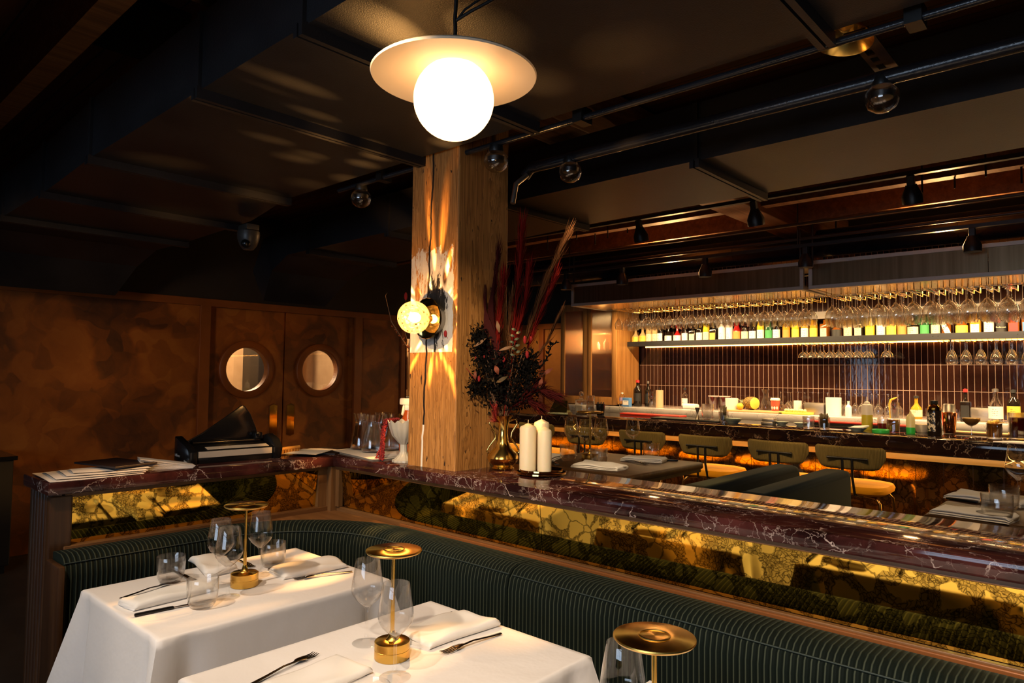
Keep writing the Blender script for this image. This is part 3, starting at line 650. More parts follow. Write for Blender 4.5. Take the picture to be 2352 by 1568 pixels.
# ------------------------------------------------------------------ mirrored partition with marble ledge
def partition():
    t = thing('mirrored_divider', 'walnut divider faced with antique gold mirrors behind the green banquette', 'partition', (0, 0, 0))
    b = nb(); box(b, -2.83, 2.6, 1.882, 2.22, 0, 1.01); box(b, -3.06, -2.834, 0.755, 2.22, 0, 1.01); obj('core', b, M['walnut'], t, False)
    # mirror panels: left side and the long front, with fine joints
    def tilt_x(x0, x1):
        b = nb(); prism(b, [(1.8745, 0.83), (1.881, 0.83), (1.865, 1.0), (1.858, 1.0)], x0, x1, ax='x'); obj('mirror_panel', b, M['antique'], t, False)
    b = nb(); prism(b, [(-2.8285, 0.83), (-2.8335, 0.83), (-2.812, 1.0), (-2.806, 1.0)], 0.78, 1.775, ax='y'); obj('mirror_panel', b, M['antique'], t, False)
    seams = [-2.745, -1.548, -0.02, 1.5, 2.6]
    for a, c in zip(seams, seams[1:]): tilt_x(a + 0.0012, c - 0.0012)
    b = nb(); box(b, -2.80, 2.6, 1.848, 1.87, 1.0, 1.017, 0.002); obj('top_rail', b, M['walnut_x'], t, False)
    b = nb(); box(b, -2.83, -2.80, 0.76, 1.85, 1.0, 1.017, 0.002); obj('top_rail', b, M['walnut_y'], t, False)
    b = nb(); box(b, -2.80, 2.6, 1.855, 1.874, 0.805, 0.829, 0.002); obj('bottom_rail', b, M['walnut_x'], t, False)
    b = nb(); box(b, -2.83, -2.795, 0.76, 1.85, 0.805, 0.832, 0.003); obj('bottom_rail', b, M['walnut_y'], t, False)
    b = nb(); box(b, -2.812, -2.772, 1.82, 1.862, 0.80, 1.015, 0.003); obj('corner_post', b, M['walnut_light'], t, False)
    b = nb(); box(b, -2.775, -2.748, 1.846, 1.872, 0.83, 1.0, 0.002); obj('mirror_stile', b, M['walnut_light'], t, False)
    b = nb(); box(b, -2.832, -2.806, 1.775, 1.822, 0.83, 1.0, 0.002); obj('mirror_stile', b, M['walnut_light'], t, False)
    # fluted end post
    b = nb()
    n = 7; x0, x1 = -3.055, -2.80; w = (x1-x0)/n
    for i in range(n):
        a = x0 + i*w; pr = []
        for k in range(9):
            an = PI*k/8; pr.append((a + w/2 - math.cos(an)*w*0.46, 0.735 - math.sin(an)*0.022))
        prism(b, pr + [(a+w, 0.75), (a, 0.75)], 0.0, 1.015)
    obj('fluted_post', b, M['walnut'], t)
    b = nb(); box(b, -2.83, -2.797, 0.712, 0.785, 0.0, 1.01, 0.006); obj('end_stile', b, M['walnut'], t, False)
    # copper-toned strip between mirrors and upholstery
    b = nb(); box(b, -2.30, 2.6, 1.8445, 1.8545, 0.802, 0.8245, 0.003); obj('strip', b, plain('lacquered_strip', (0.28, 0.10, 0.03), 0.25, 0.3), t, False)
    b = nb(); prism(b, [(-2.80, 1.25), (-2.74, 1.28), (-2.66, 1.5), (-2.5, 1.68), (-2.3, 1.80), (-2.3, 1.853), (-2.80, 1.845)], 0.80, 0.812); obj('corner_shelf', b, M['walnut_x'], t, False)
    # marble ledge (its own slab, L-shaped)
    b = nb()
    prism(b, [(-3.085, 0.700), (-2.765, 0.700), (-2.765, 1.826), (2.6, 1.826), (2.6, 2.262), (-3.085, 2.262)], 1.017, 1.06, 0.004, 2)
    l = obj('marble_ledge', b, M['marble']); tag(l, 'dark red marble ledge with white veins along the top of the mirrored partition', 'ledge')
partition()

# ------------------------------------------------------------------ green corduroy banquette
def banquette():
    t = thing('banquette', 'dark green corduroy banquette wrapping the white-clothed tables', 'bench', (0, 0, 0))
    # profile of the back (offset outward from the wall line, height), front face first
    prof = [(0.0, 0.40), (0.0, 0.60), (0.0, 0.755), (0.008, 0.79), (0.03, 0.814), (0.06, 0.824), (0.12, 0.823), (0.155, 0.819), (0.166, 0.81), (0.168, 0.40)]
    def sweep(name, pts):
        """pts: (x, y, nx, ny) front line with outward normal towards the wall"""
        b = nb(); uv = b.loops.layers.uv.new('UVMap'); s = 0; rows = []
        for i, p in enumerate(pts):
            if i: s += math.hypot(p[0]-pts[i-1][0], p[1]-pts[i-1][1])
            rows.append((s, [b.verts.new((p[0]+p[2]*o, p[1]+p[3]*o, z)) for o, z in prof]))
        for (sa, A), (sb, B) in zip(rows, rows[1:]):
            for k in range(len(prof)-1):
                f = b.faces.new((A[k], A[k+1], B[k+1], B[k]))
                for lp, (u, v) in zip(f.loops, ((sa, k), (sa, k+1), (sb, k+1), (sb, k))): lp[uv].uv = (u, v*0.05)
        b.faces.new(rows[0][1]); b.faces.new(rows[-1][1][::-1])
        bmesh.ops.recalc_face_normals(b, faces=b.faces[:])
        return obj(name, b, M['cord'], t, True, angle=60)
    R = 0.46; X0 = -2.66; Y1 = 1.675
    left = [(X0, 0.73 + i*(Y1-R-0.73)/6, -1, 0) for i in range(7)]
    arc = [(X0 + R - R*math.cos(PI/2*i/18), Y1 - R + R*math.sin(PI/2*i/18), -math.cos(PI/2*i/18), math.sin(PI/2*i/18)) for i in range(1, 19)]
    st = [(X0 + R + (-1.532-X0-R)*i/6, Y1, 0, 1) for i in range(1, 7)]
    c1 = sweep('back_cushion', left + arc + st)
    c2 = sweep('back_cushion', [(-1.528 + i*(2.6+1.528)/10, Y1, 0, 1) for i in range(11)])
    # stitched seam line just in front of the roll
    b = nb()
    pth = [(p[0]+p[2]*0.012, p[1]+p[3]*0.012, 0.801) for p in left + arc + st]; tube(b, pth, 0.0022, 6)
    tube(b, [(-1.515, Y1+0.012, 0.801), (2.6, Y1+0.012, 0.801)], 0.0022, 6); obj('piping', b, plain('piping', (0.012, 0.025, 0.022), 0.7), t)
    # seat: L-shaped, rounded inner corner
    def seat(z0, z1, front, m, bev, name):
        xi = X0 + front; yi = Y1 - front; r = 0.12
        inner = [(xi + r - r*math.cos(PI/2*i/8), yi - r + r*math.sin(PI/2*i/8)) for i in range(9)]
        outer = [(2.6, Y1)] + [(p[0], p[1]) for p in reversed(arc)] + [(X0, 0.73)]
        b = nb(); prism(b, [(xi, 0.73)] + inner + [(2.6, yi)] + outer, z0, z1, bev, 3); return obj(name, b, m, t)
    seat(0.34, 0.45, 0.44, M['velvet'], 0.03, 'seat_cushion'); seat(0.0, 0.335, 0.40, M['walnut'], 0.0, 'plinth')
    b = nb(); box(b, -2.795, -2.64, 0.705, 0.728, 0.0, 0.80, 0.008); obj('end_panel', b, M['walnut'], t)
banquette()

# ------------------------------------------------------------------ white-clothed tables
def cloth_table(cx, cyy, lab_t, lab_c, seed):
    rnd = random.Random(seed); hx, hy = 0.298, 0.372; z = 0.75
    t = thing('dining_table', lab_t, 'table', (cx, cyy, 0), 0, 'tables along the banquette')
    b = nb(); box(b, -hx+0.01, hx-0.01, -hy+0.01, hy-0.01, 0.715, 0.745, 0.004); obj('tabletop', b, M['dark_table'], t, False)
    b = nb(); tube(b, [(0, -0.1, 0.03), (0, -0.1, 0.715)], 0.04, 16); obj('pedestal', b, M['black'], t)
    b = nb(); box(b, -0.21, 0.21, -0.30, 0.02, 0.0, 0.03, 0.01); obj('foot', b, M['black'], t)
    # cloth
    b = nb(); per = []; r = 0.012
    N = 42
    def side(p, q, nx, ny):
        for i in range(N): per.append((p[0]+(q[0]-p[0])*i/N, p[1]+(q[1]-p[1])*i/N, nx, ny))
    cor = [(-hx, -hy), (hx, -hy), (hx, hy), (-hx, hy)]
    side(cor[0], cor[1], 0, -1); side(cor[1], cor[2], 1, 0); side(cor[2], cor[3], 0, 1); side(cor[3], cor[0], -1, 0)
    n = len(per); rows = []
    ph = [rnd.uniform(0, 6) for _ in range(6)]
    levels = [0.0, 0.004, 0.010, 0.02, 0.05, 0.09, 0.14, 0.19, 0.24, 0.28]
    for d in levels:
        row = []
        for k, (x, y, nx, ny) in enumerate(per):
            tt = (k % N)/N; c = max(0.0, 1-min(tt, 1-tt)/0.17)           # 1 at the corner
            sgn = -1 if tt > 0.5 else 1
            ang = c*0.5*PI/2
            # blend normals at corners
            tx, ty = -ny, nx
            nxx = nx*math.cos(ang) - sgn*tx*math.sin(ang); nyy = ny*math.cos(ang) - sgn*ty*math.sin(ang)
            s = k/n*2*PI
            fold = 0.5+0.5*math.sin(s*7+ph[0]) if c == 0 else 0.3
            dd = d*(1 + 0.35*c**2*(1 if y < 0.1 else 0.1))
            out = 0.004*min(1, d/0.01) + dd*(0.07 + 0.05*fold + 0.26*c**1.5 - 0.24*math.exp(-((c-0.42)/0.2)**2))
            row.append(b.verts.new((x + nxx*out, y + nyy*out, z + 0.002 - (dd if d > 0.011 else d*0.5))))
        rows.append(row)
    for A, B in zip(rows, rows[1:]):
        for i in range(n):
            j = (i+1) % n; b.faces.new((A[i], B[i], B[j], A[j]))
    # top: concentric rows to the middle
    prev = rows[0]
    for f in (0.97, 0.85, 0.6, 0.3):
        row = [b.verts.new((v.co.x*f, v.co.y*f, z + 0.002 + 0.0012*math.sin(v.co.x*19*f+ph[1])*math.sin(v.co.y*15*f+ph[2]))) for v in rows[0]]
        for i in range(n): b.faces.new((prev[i], prev[(i+1) % n], row[(i+1) % n], row[i]))
        prev = row
    c = b.verts.new((0, 0, z+0.002))
    for i in range(n): b.faces.new((prev[i], prev[(i+1) % n], c))
    bmesh.ops.recalc_face_normals(b, faces=b.faces[:])
    o = obj('tablecloth', b, M['cloth'], None, True, (cx, cyy, 0), 80); tag(o, lab_c, 'tablecloth', 'white tablecloths')
TZ = 0.7525
cloth_table(-2.20, 1.113, 'first banquette table, beside the fluted post, hidden under its white cloth', 'white tablecloth on the table beside the fluted post', 3)
cloth_table(-1.33, 1.062, 'second banquette table from the fluted post, hidden under its white cloth', 'white tablecloth on the second table from the fluted post', 9)
cloth_table(-0.55, 1.045, 'third banquette table from the fluted post, only reflected in the gold mirrors', 'white tablecloth on the third table, reflected in the gold mirrors', 14)
cloth_table(0.32, 1.045, 'fourth banquette table from the fluted post, only reflected in the gold mirrors', 'white tablecloth on the fourth table, reflected in the gold mirrors', 21)

# table ware prototypes (made once, then copied)
PROTO = {}
def use(key, maker, loc, rot, label, group):
    if key not in PROTO:
        t = maker(); PROTO[key] = t
        t.location = loc; t.rotation_euler = (0, 0, rot); t['label'] = label
        if group: t['group'] = group
        return t
    return dup(PROTO[key], loc, rot, label, group)
def mk_wine():
    t = thing('wine_glass', '-', 'wine glass')
    b = nb(); lathe(b, [(0.004, 0.092), (0.016, 0.100), (0.031, 0.114), (0.0395, 0.128), (0.0415, 0.138), (0.0395, 0.156), (0.0350, 0.184), (0.0310, 0.212), (0.0304, 0.2135), (0.0296, 0.2135)], 36); obj('bowl', b, M['glass'], t)
    b = nb(); lathe(b, [(0, 0.0), (0.036, 0.0), (0.0365, 0.0015), (0.030, 0.003), (0.012, 0.006), (0.0052, 0.014), (0.0038, 0.03), (0.0036, 0.07), (0.0052, 0.088), (0.012, 0.096), (0.0, 0.099)], 28); obj('stem', b, M['stem'], t)
    return t
def mk_tumbler():
    t = thing('water_tumbler', '-', 'tumbler')
    b = nb(); lathe(b, [(0.033, 0.004), (0.0405, 0.016), (0.044, 0.04), (0.0445, 0.083), (0.0438, 0.0845), (0.0430, 0.083), (0.0425, 0.04), (0.039, 0.02), (0.030, 0.012), (0, 0.011)], 36); obj('wall', b, M['glass'], t)
    b = nb(); lathe(b, [(0, 0), (0.029, 0), (0.034, 0.004), (0.037, 0.010), (0, 0.0105)], 32); obj('base', b, M['stem'], t)
    return t
def mk_lamp():
    t = thing('table_lamp', '-', 'lamp')
    b = nb(); lathe(b, [(0, 0), (0.0415, 0), (0.043, 0.002), (0.043, 0.022), (0.0425, 0.0225), (0.043, 0.023), (0.043, 0.041), (0.0405, 0.043), (0.016, 0.0445), (0.010, 0.052), (0.006, 0.066), (0, 0.066)], 48); obj('base', b, M['brushed_brass'], t)
    b = nb(); lathe(b, [(0.0052, 0.06), (0.0052, 0.15), (0.0044, 0.1505), (0.0044, 0.25), (0.009, 0.254), (0, 0.255)], 20); obj('stem', b, M['brushed_brass'], t)
    b = nb(); lathe(b, [(0, 0.252), (0.055, 0.252), (0.066, 0.2555), (0.069, 0.259), (0.0685, 0.2615), (0.066, 0.2625), (0.027, 0.263), (0.0265, 0.2645), (0.024, 0.2648), (0.0235, 0.2632), (0.0, 0.2632)], 64); obj('disc_shade', b, M['brushed_brass'], t)
    return t
def mk_fork():
    t = thing('fork', '-', 'fork'); b = nb()
    def zz(y): return 0.004 + 0.008*max(0, (y-0.0))*8*0.6 if y < 0.05 else 0.0058 + 0.0035*math.sin((y-0.05)/0.05*PI)
    pts = [(-0.098, 0.0052), (-0.09, 0.0062), (-0.05, 0.0045), (0.0, 0.0035), (0.03, 0.0042), (0.042, 0.009), (0.055, 0.0118), (0.062, 0.0122)]
    prev = None
    for y, w in pts:
        z = 0.0035 + 0.006*math.exp(-((y-0.0)/0.05)**2) + (0.003 if y > 0.04 else 0)
        r = [b.verts.new(p) for p in ((-w, y, z), (-w*0.5, y, z+0.0016), (w*0.5, y, z+0.0016), (w, y, z), (w*0.5, y, z-0.0016), (-w*0.5, y, z-0.0016))]
        if prev: 
            for i in range(6): b.faces.new((prev[i], prev[(i+1)%6], r[(i+1)%6], r[i]))
        else: b.faces.new(r[::-1])
        prev = r
    b.faces.new(prev)
    for k in range(4):
        x = -0.0099 + k*0.0066
        tube(b, [(x, 0.060, 0.0068), (x, 0.075, 0.0045), (x*0.98, 0.09, 0.004), (x*0.96, 0.102, 0.0065)], [0.0019, 0.0018, 0.0015, 0.0008], 6)
    obj('fork_body', b, M['cutlery'], t); return t
def mk_knife():
    t = thing('table_knife', '-', 'knife'); b = nb()
    box(b, -0.0065, 0.0065, -0.115, -0.01, 0.0, 0.009, 0.003); obj('handle', b, plain('knife_handle', (0.02, 0.018, 0.017), 0.2, 0.6), t)
    b = nb(); prism(b, [(-0.005, -0.012), (0.004, -0.012), (0.005, 0.0), (0.009, 0.03), (0.010, 0.085), (0.006, 0.108), (-0.004, 0.114), (-0.0065, 0.1)], 0.0028, 0.0052); obj('blade', b, M['cutlery'], t); return t
def mk_napkin(w, l, h, seed, wob=1.0):
    def f():
        rnd = random.Random(seed)
        t = thing('napkin', '-', 'napkin'); b = nb(); W2, L2 = w/2, l/2
        sec = []                                          # folded cross-section: round fold on -x, open lips on +x
        for i in range(9):
            a = -PI/2 - PI*i/8; sec.append((-W2 + h/2 + h/2*math.cos(a), h/2 + h/2*math.sin(a)))
        for i in range(1, 9): sec.append((-W2 + h/2 + (w - h)*i/8, h*(1 - 0.12*i/8)))
        sec += [(W2 - 0.001, h*0.80), (W2, h*0.66), (W2 - 0.003, h*0.56), (W2 - 0.02, h*0.54), (W2 - 0.021, h*0.50), (W2 - 0.001, h*0.46), (W2 + 0.003, h*0.34), (W2 + 0.001, h*0.26), (W2 - 0.014, h*0.24), (W2 - 0.014, h*0.21), (W2 + 0.002, h*0.17), (W2 + 0.004, h*0.06), (W2, 0.0), (0, 0.0)]
        ny = 22; rows = []; p0, p1, p2 = (rnd.uniform(0, 6) for _ in range(3))
        for i in range(ny+1):
            u = i/ny; y = -L2 + 2*L2*u; e = abs(2*u-1); sq = 1 - 0.35*max(0, (e-0.9)/0.1)**2
            row = []
            for x, z in sec:
                top = z/h
                dz = wob*(0.0020*math.sin(y*42 + p0 + x*22) + 0.0016*math.sin(y*23 - x*50 + p1))*top
                dx = wob*(0.003*math.sin(y*17 + p2) + 0.004*(u-0.5)*math.sin(p1))
                row.append(b.verts.new((x*(1 - 0.05*u) + dx, y + wob*0.004*math.sin(x*40 + p0), max(0.0, z*sq + dz))))
            rows.append(row)
        n = len(sec)
        for A, B in zip(rows, rows[1:]):
            for j in range(n): b.faces.new((A[j], A[(j+1) % n], B[(j+1) % n], B[j]))
        b.faces.new(rows[0][::-1]); b.faces.new(rows[-1])
        bmesh.ops.recalc_face_normals(b, faces=b.faces[:])
        obj('folded_cloth', b, M['napkin'], t, True, angle=75); return t
    return f
def ang(p, q): return math.atan2(-(q[0]-p[0]), q[1]-p[1])   # rotation taking +y to p->q
def setting(kind, p, q, label):
    """cutlery lying from p (handle) to q (tip)"""
    mk = mk_fork if kind == 'fork' else mk_knife
    use(kind, mk, ((p[0]+q[0])/2, (p[1]+q[1])/2, setting.z), ang(p, q), label, {'fork': 'forks on the tables', 'knife': 'knives on the tables'}[kind])
setting.z = TZ
G_W, G_T, G_N, G_L = 'wine glasses on the tables', 'water tumblers on the tables', 'folded napkins on the tables', 'brass cordless lamps on the tables'
# first table
for (x, y, l) in ((-2.236, 1.056, 'rear wine glass of the pair beside the lamp on the table by the fluted post'), (-2.102, 1.02, 'front wine glass of the pair beside the lamp on the table by the fluted post'), (-2.255, 1.205, 'wine glass standing behind the lamp on the table by the fluted post')):
    use('wine', mk_wine, (x, y, TZ), 0, l, G_W)
for (x, y, l) in ((-2.394, 0.965, 'tumbler at the far edge of the fluted-post table beside the crumpled napkin'), (-2.075, 0.93, 'tumbler standing on the end of the rolled napkin at the cloth edge'), (-2.325, 1.293, 'tumbler behind the lamp on the fluted-post table, by the corduroy bench')):
    use('tumbler', mk_tumbler, (x, y, TZ), 0, l, G_T)
use('lamp', mk_lamp, (-2.178, 1.112, TZ), 0.3, 'brass disc lamp on the table beside the fluted post', G_L)
use('nap1', mk_napkin(0.105, 0.25, 0.024, 1), (-2.225, 0.893, TZ), math.radians(184), 'rolled white napkin between fork and knife at the end of the fluted-post table', G_N)
use('nap2', mk_napkin(0.11, 0.24, 0.026, 2, 2.2), (-2.462, 1.135, TZ), math.radians(82), 'crumpled white napkin behind the wine glasses on the fluted-post table', G_N)
use('nap3', mk_napkin(0.14, 0.235, 0.022, 5, 1.4), (-2.19, 1.36, TZ), math.radians(174), 'white napkin catching the lamp shadow on the fluted-post table', G_N)
setting('fork', (-2.309, 0.769), (-2.364, 0.99), 'fork lying outside the rolled napkin on the fluted-post table')
setting('knife', (-2.122, 0.762), (-2.100, 0.985), 'knife lying under a tumbler along the rolled napkin on the fluted-post table')
setting('knife', (-2.535, 1.02), (-2.314, 1.02), 'knife between the far tumbler and the crumpled napkin on the fluted-post table')
setting('fork', (-2.555, 1.232), (-2.335, 1.228), 'fork between the crumpled napkin and the standing lamp on the fluted-post table')
setting('knife', (-2.262, 1.470), (-2.285, 1.255), 'knife lying across the shadowed napkin of the fluted-post table')
setting('fork', (-2.05, 1.452), (-2.115, 1.245), 'fork lying on bare cloth next to the shadowed napkin of the fluted-post table')
# second table
for (x, y, l) in ((-1.495, 1.099, 'wine glass standing alone behind the lamp on the second table'), (-1.281, 1.023, 'wine glass overlapping the lamp stem on the second table')):
    use('wine', mk_wine, (x, y, TZ), 0, l, G_W)
use('tumbler', mk_tumbler, (-1.135, 0.84, TZ), 0, 'tumbler by the near napkin of the second table, only its rim in view', G_T)
use('lamp', mk_lamp, (-1.375, 1.088, TZ), 1.0, 'brass disc lamp on the second white-clothed table', G_L)
use('nap4', mk_napkin(0.145, 0.245, 0.022, 8, 1.4), (-1.403, 1.298, TZ), math.radians(178), 'white napkin between knife and fork on the bench side of the second table', G_N)
use('nap5', mk_napkin(0.125, 0.22, 0.022, 11), (-1.385, 0.885, TZ), math.radians(186), 'white napkin beside the single fork at the near end of the second table', G_N)
setting('knife', (-1.49, 1.395), (-1.478, 1.175), 'black-handled knife in the lamp shadow on the second table')
setting('fork', (-1.284, 1.385), (-1.298, 1.185), 'fork beside the bench-side napkin on the second table')
setting('fork', (-1.475, 0.765), (-1.522, 0.972), 'fork at the near edge of the second table')
# third and fourth tables (bottom edge of the picture and mirror reflections)
use('lamp', mk_lamp, (-0.612, 1.037, TZ), 0.2, 'brass disc lamp at the bottom edge, in front of the corduroy bench', G_L)
use('wine', mk_wine, (-0.705, 1.085, TZ), 0, 'wine glass beside the lamp at the bottom edge of the picture', G_W)
use('nap4', None, (-0.70, 1.26, TZ), math.radians(8), 'white napkin on the third table, seen through the wine glass', G_N)
setting('fork', (-0.55, 1.385), (-0.57, 1.18), 'fork on the third table, reflected in the gold mirrors')
setting('knife', (-0.82, 1.39), (-0.80, 1.17), 'knife on the third table, reflected in the gold mirrors')
setting('fork', (0.22, 1.38), (0.2, 1.17), 'fork on the fourth table, reflected in the gold mirrors')
setting('knife', (0.40, 1.39), (0.42, 1.17), 'knife on the fourth table, reflected in the gold mirrors')
use('nap5', None, (0.31, 1.28, TZ), math.radians(-4), 'white napkin on the fourth table, reflected in the gold mirrors', G_N)

# ------------------------------------------------------------------ the bar
BZ = 1.05; CZ = 1.10
def bar():
    t = thing('bar_counter', 'long bar with black marble top, oak apron and antique mirror front', 'bar', (0, 0, 0))
    b = nb(); box(b, -5.6, 2.9, 5.56, 6.15, 0, 0.938); obj('body', b, M['walnut'], t, False)
    b = nb(); box(b, -5.65, 2.9, 5.34, 6.22, 0.938, BZ, 0.006); obj('marble_top', b, M['bar_marble'], t)
    b = nb(); box(b, -5.63, 2.9, 5.347, 5.56, 0.894, 0.938, 0.003); obj('apron', b, M['oak_x'], t)
    x = -5.6; k = 0
    while x < 2.8:
        b = nb(); box(b, x+0.002, x+0.168, 5.545, 5.565, 0.1, 0.896); obj('mirror_panel', b, M['bar_mirror'], t, False); x += 0.17
    b = nb(); box(b, -5.6, 2.9, 5.58, 5.6, 0, 0.1); obj('kickboard', b, M['black'], t, False)
    b = nb(); tube(b, [(-5.5, 5.40, 0.2), (2.8, 5.40, 0.2)], 0.022, 14); obj('foot_rail', b, M['bronze'], t)
    # back counter
    t = thing('back_counter', 'white marble back counter under the tiled bar wall', 'counter', (0, 0, 0))
    b = nb(); box(b, -5.27, 2.9, 6.58, 7.18, 0, 1.03); obj('cabinet_body', b, M['walnut'], t, False)
    b = nb(); box(b, -5.27, 2.9, 6.54, 7.18, 1.03, CZ, 0.004); obj('marble_top', b, M['white_marble'], t)
    # shelf with LED strip
    t = thing('bottle_shelf', 'long dark steel shelf of bottles on the tiled wall, lit from below', 'shelf', (0, 0, 0))
    b = nb(); box(b, -4.435, 2.9, 6.90, 7.18, 1.796, 1.802); box(b, -4.435, 2.9, 6.896, 6.902, 1.788, 1.845, 0.001); obj('shelf_board', b, M['dark_steel'], t, False)
    b = nb(); box(b, -4.35, 2.9, 7.16, 7.172, 1.784, 1.795); obj('led_strip', b, emit('led_glow', (1.0, 0.42, 0.075), 17), t, False)
    for i in range(9):
        for dx in (-0.02, 0.02):
            s = nb(); lathe(s, [(0.004, 0), (0.003, -0.003), (0, -0.003)], 10, (-4.3 + i*0.6 + dx, 6.896, 1.82), 'y'); obj('screw', s, M['black'], t)
    b = nb(); box(b, -4.47, 2.9, 6.95, 7.18, 2.02, 2.09); o = obj('wall_light_rail', b, plain('rail_paint', (0.22, 0.19, 0.16), 0.5), None, False); tag(o, 'pale painted rail along the wall above the shelf of bottles', 'rail')
bar()
def cabinet():
    t = thing('display_cabinet', 'tall wooden cabinet with reeded glass doors at the flower end of the bar', 'cabinet', (0, 0, 0))
    x0, x1, y0, y1, z0, z1 = -5.25, -4.44, 6.70, 7.18, CZ, 2.30
    b = nb(); box(b, x1-0.03, x1, y0, y1, z0, z1); box(b, x0, x0+0.03, y0, y1, z0, z1); box(b, x0, x1, y1-0.02, y1, z0, z1); box(b, x0, x1, y0, y1, z1-0.03, z1); box(b, x0, x1, y0, y1, z0, z0+0.02)
    obj('carcass', b, M['cab_wood'], t, False)
    for z in (1.28, 1.52, 1.74, 1.95):
        b = nb(); box(b, x0+0.03, x1-0.03, y0+0.06, y1-0.02, z, z+0.015); obj('shelf', b, M['wood_lid'], t, False)
    xm = (x0+x1)/2 - 0.01
    for a, c in ((x0+0.0, xm), (xm+0.003, x1-0.0)):
        b = nb(); w = 0.062
        box(b, a, a+w, y0-0.028, y0-0.002, z0+0.01, z1, 0.003); box(b, c-w, c, y0-0.028, y0-0.002, z0+0.01, z1, 0.003)
        box(b, a+w, c-w, y0-0.028, y0-0.002, z0+0.01, z0+0.10, 0.003); box(b, a+w, c-w, y0-0.028, y0-0.002, z1-0.08, z1, 0.003)
        d = obj('door', b, M['cab_wood'], t)
        g = nb(); box(g, a+w-0.004, c-w+0.004, y0-0.016, y0-0.010, z0+0.10, z1-0.08); obj('reeded_pane', g, m_reeded() if 'reeded_glass' not in bpy.data.materials else bpy.data.materials['reeded_glass'], d, False)
    cols = ['white', 'copper', 'paper', 'brass', 'dark_steel', 'steel']
    k = 0
    for z in (1.12, 1.295, 1.535, 1.755, 1.965):
        for i in range(6):
            x = x0 + 0.11 + i*0.125; h = random.uniform(0.06, 0.15); r = random.uniform(0.02, 0.04)
            b = nb(); lathe(b, [(0, 0), (r, 0), (r, h*0.7), (r*0.6, h*0.85), (r*0.5, h), (0, h)], 12)
            o = obj('jar', b, M[cols[(k*5+i) % 6]], None, True, (x, 6.95, z)); k += 1
            tag(o, 'blurred jar behind the reeded glass of the display cabinet', 'jar', 'jars inside the reeded glass cabinet')
cabinet()

# bar stools
def mk_stool():
    t = thing('bar_stool', '-', 'bar stool')
    # origin: floor under the seat, backrest towards -y
    b = nb(); uv = b.loops.layers.uv.new('UVMap')
    top, bot, mid = 0.218, 0.165, 0.212
    def halfw(z):
        u = (z-0.850)/(1.003-0.850)
        w = bot + (top-bot)*min(1, u/0.55)**0.7
        if u > 0.86: w -= 0.02*((u-0.86)/0.14)**2
        if u < 0.10: w -= 0.022*((0.10-u)/0.10)**2
        return w
    nx, nz = 16, 14
    for sgn in (-1, 1):
        g = [[None]*(nx+1) for _ in range(nz+1)]
        for i in range(nz+1):
            z = 0.850 + 0.153*i/nz; w = halfw(z)
            for j in range(nx+1):
                e = -1 + 2*j/nx; x = w*e
                edge = max(abs(e), abs(2*i/nz-1)); th = 0.016*(1-max(0, (edge-0.8)/0.2)**2*0.9)
                y = -0.215 + 0.05*(x/0.22)**2 + 0.25*(0.93-z)*0.5 + sgn*th
                g[i][j] = b.verts.new((x, y, z))
        for i in range(nz):
            for j in range(nx):
                q = (g[i][j], g[i][j+1], g[i+1][j+1], g[i+1][j]); f = b.faces.new(q if sgn < 0 else q[::-1])
                for lp in f.loops: lp[uv].uv = (lp.vert.co.x, lp.vert.co.z)
    bmesh.ops.remove_doubles(b, verts=b.verts[:], dist=0.0035)
    obj('backrest', b, M['olive_cord'], t, True)
    b = nb()
    for r, z in ((0.0, 0),): pass
    prof = [(0, 0.685), (0.19, 0.685), (0.212, 0.700), (0.216, 0.720), (0.205, 0.742), (0.16, 0.752), (0, 0.755)]
    lathe(b, prof, 32)
    for v in b.verts:
        r = math.hypot(v.co.x, v.co.y)
        if r > 0.01:
            a = math.atan2(v.co.y, v.co.x); k = 1/(abs(math.cos(a))**4 + abs(math.sin(a))**4)**0.25
            v.co.x *= k*0.98; v.co.y *= k*0.98
    obj('seat', b, M['mustard'], t)
    b = nb()
    tube(b, [(-0.125, -0.228, 0.925), (0.125, -0.228, 0.925)], 0.008, 10)
    for sx in (-0.03, 0.03): tube(b, [(sx, -0.228, 0.925), (sx, -0.226, 0.80), (sx*1.3, -0.205, 0.69), (sx*2, -0.10, 0.672)], 0.0085, 10)
    obj('back_frame', b, M['black'], t)
    for sx in (-1, 1):
        for sy in (-1, 1):
            b = nb(); tube(b, [(0.06*sx, 0.10*sy, 0.678), (0.15*sx, 0.15*sy, 0.674), (0.178*sx, 0.172*sy, 0.64), (0.185*sx, 0.18*sy, 0.55), (0.215*sx, 0.215*sy, 0.0)], 0.0105, 10); obj('leg', b, M['bronze'], t)
    b = nb(); z = 0.25; k = 0.203
    tube(b, [(-k, -k, z), (k, -k, z), (k, k, z), (-k, k, z), (-k, -k, z)], 0.008, 8); obj('foot_ring', b, M['bronze'], t)
    return t
for i, x in enumerate((-1.43, -1.90, -2.46, -3.01, -3.58, -4.13, -4.70)):
    names = ['first bar stool from the open end, beside the dark velvet booth', 'second bar stool from the booth end, mustard seat', 'third bar stool from the booth end, mustard seat', 'fourth bar stool from the booth end, behind a wine glass', 'fifth bar stool from the booth end, behind the brass lamp', 'sixth bar stool from the booth end, behind the white candles', 'seventh bar stool from the booth end, mostly behind the brass vase']
    use('stool', mk_stool, (x, 5.07, 0), math.radians((1, -1.5, 1, 0, 2, -1, 0)[i]), names[i], 'olive and mustard bar stools')

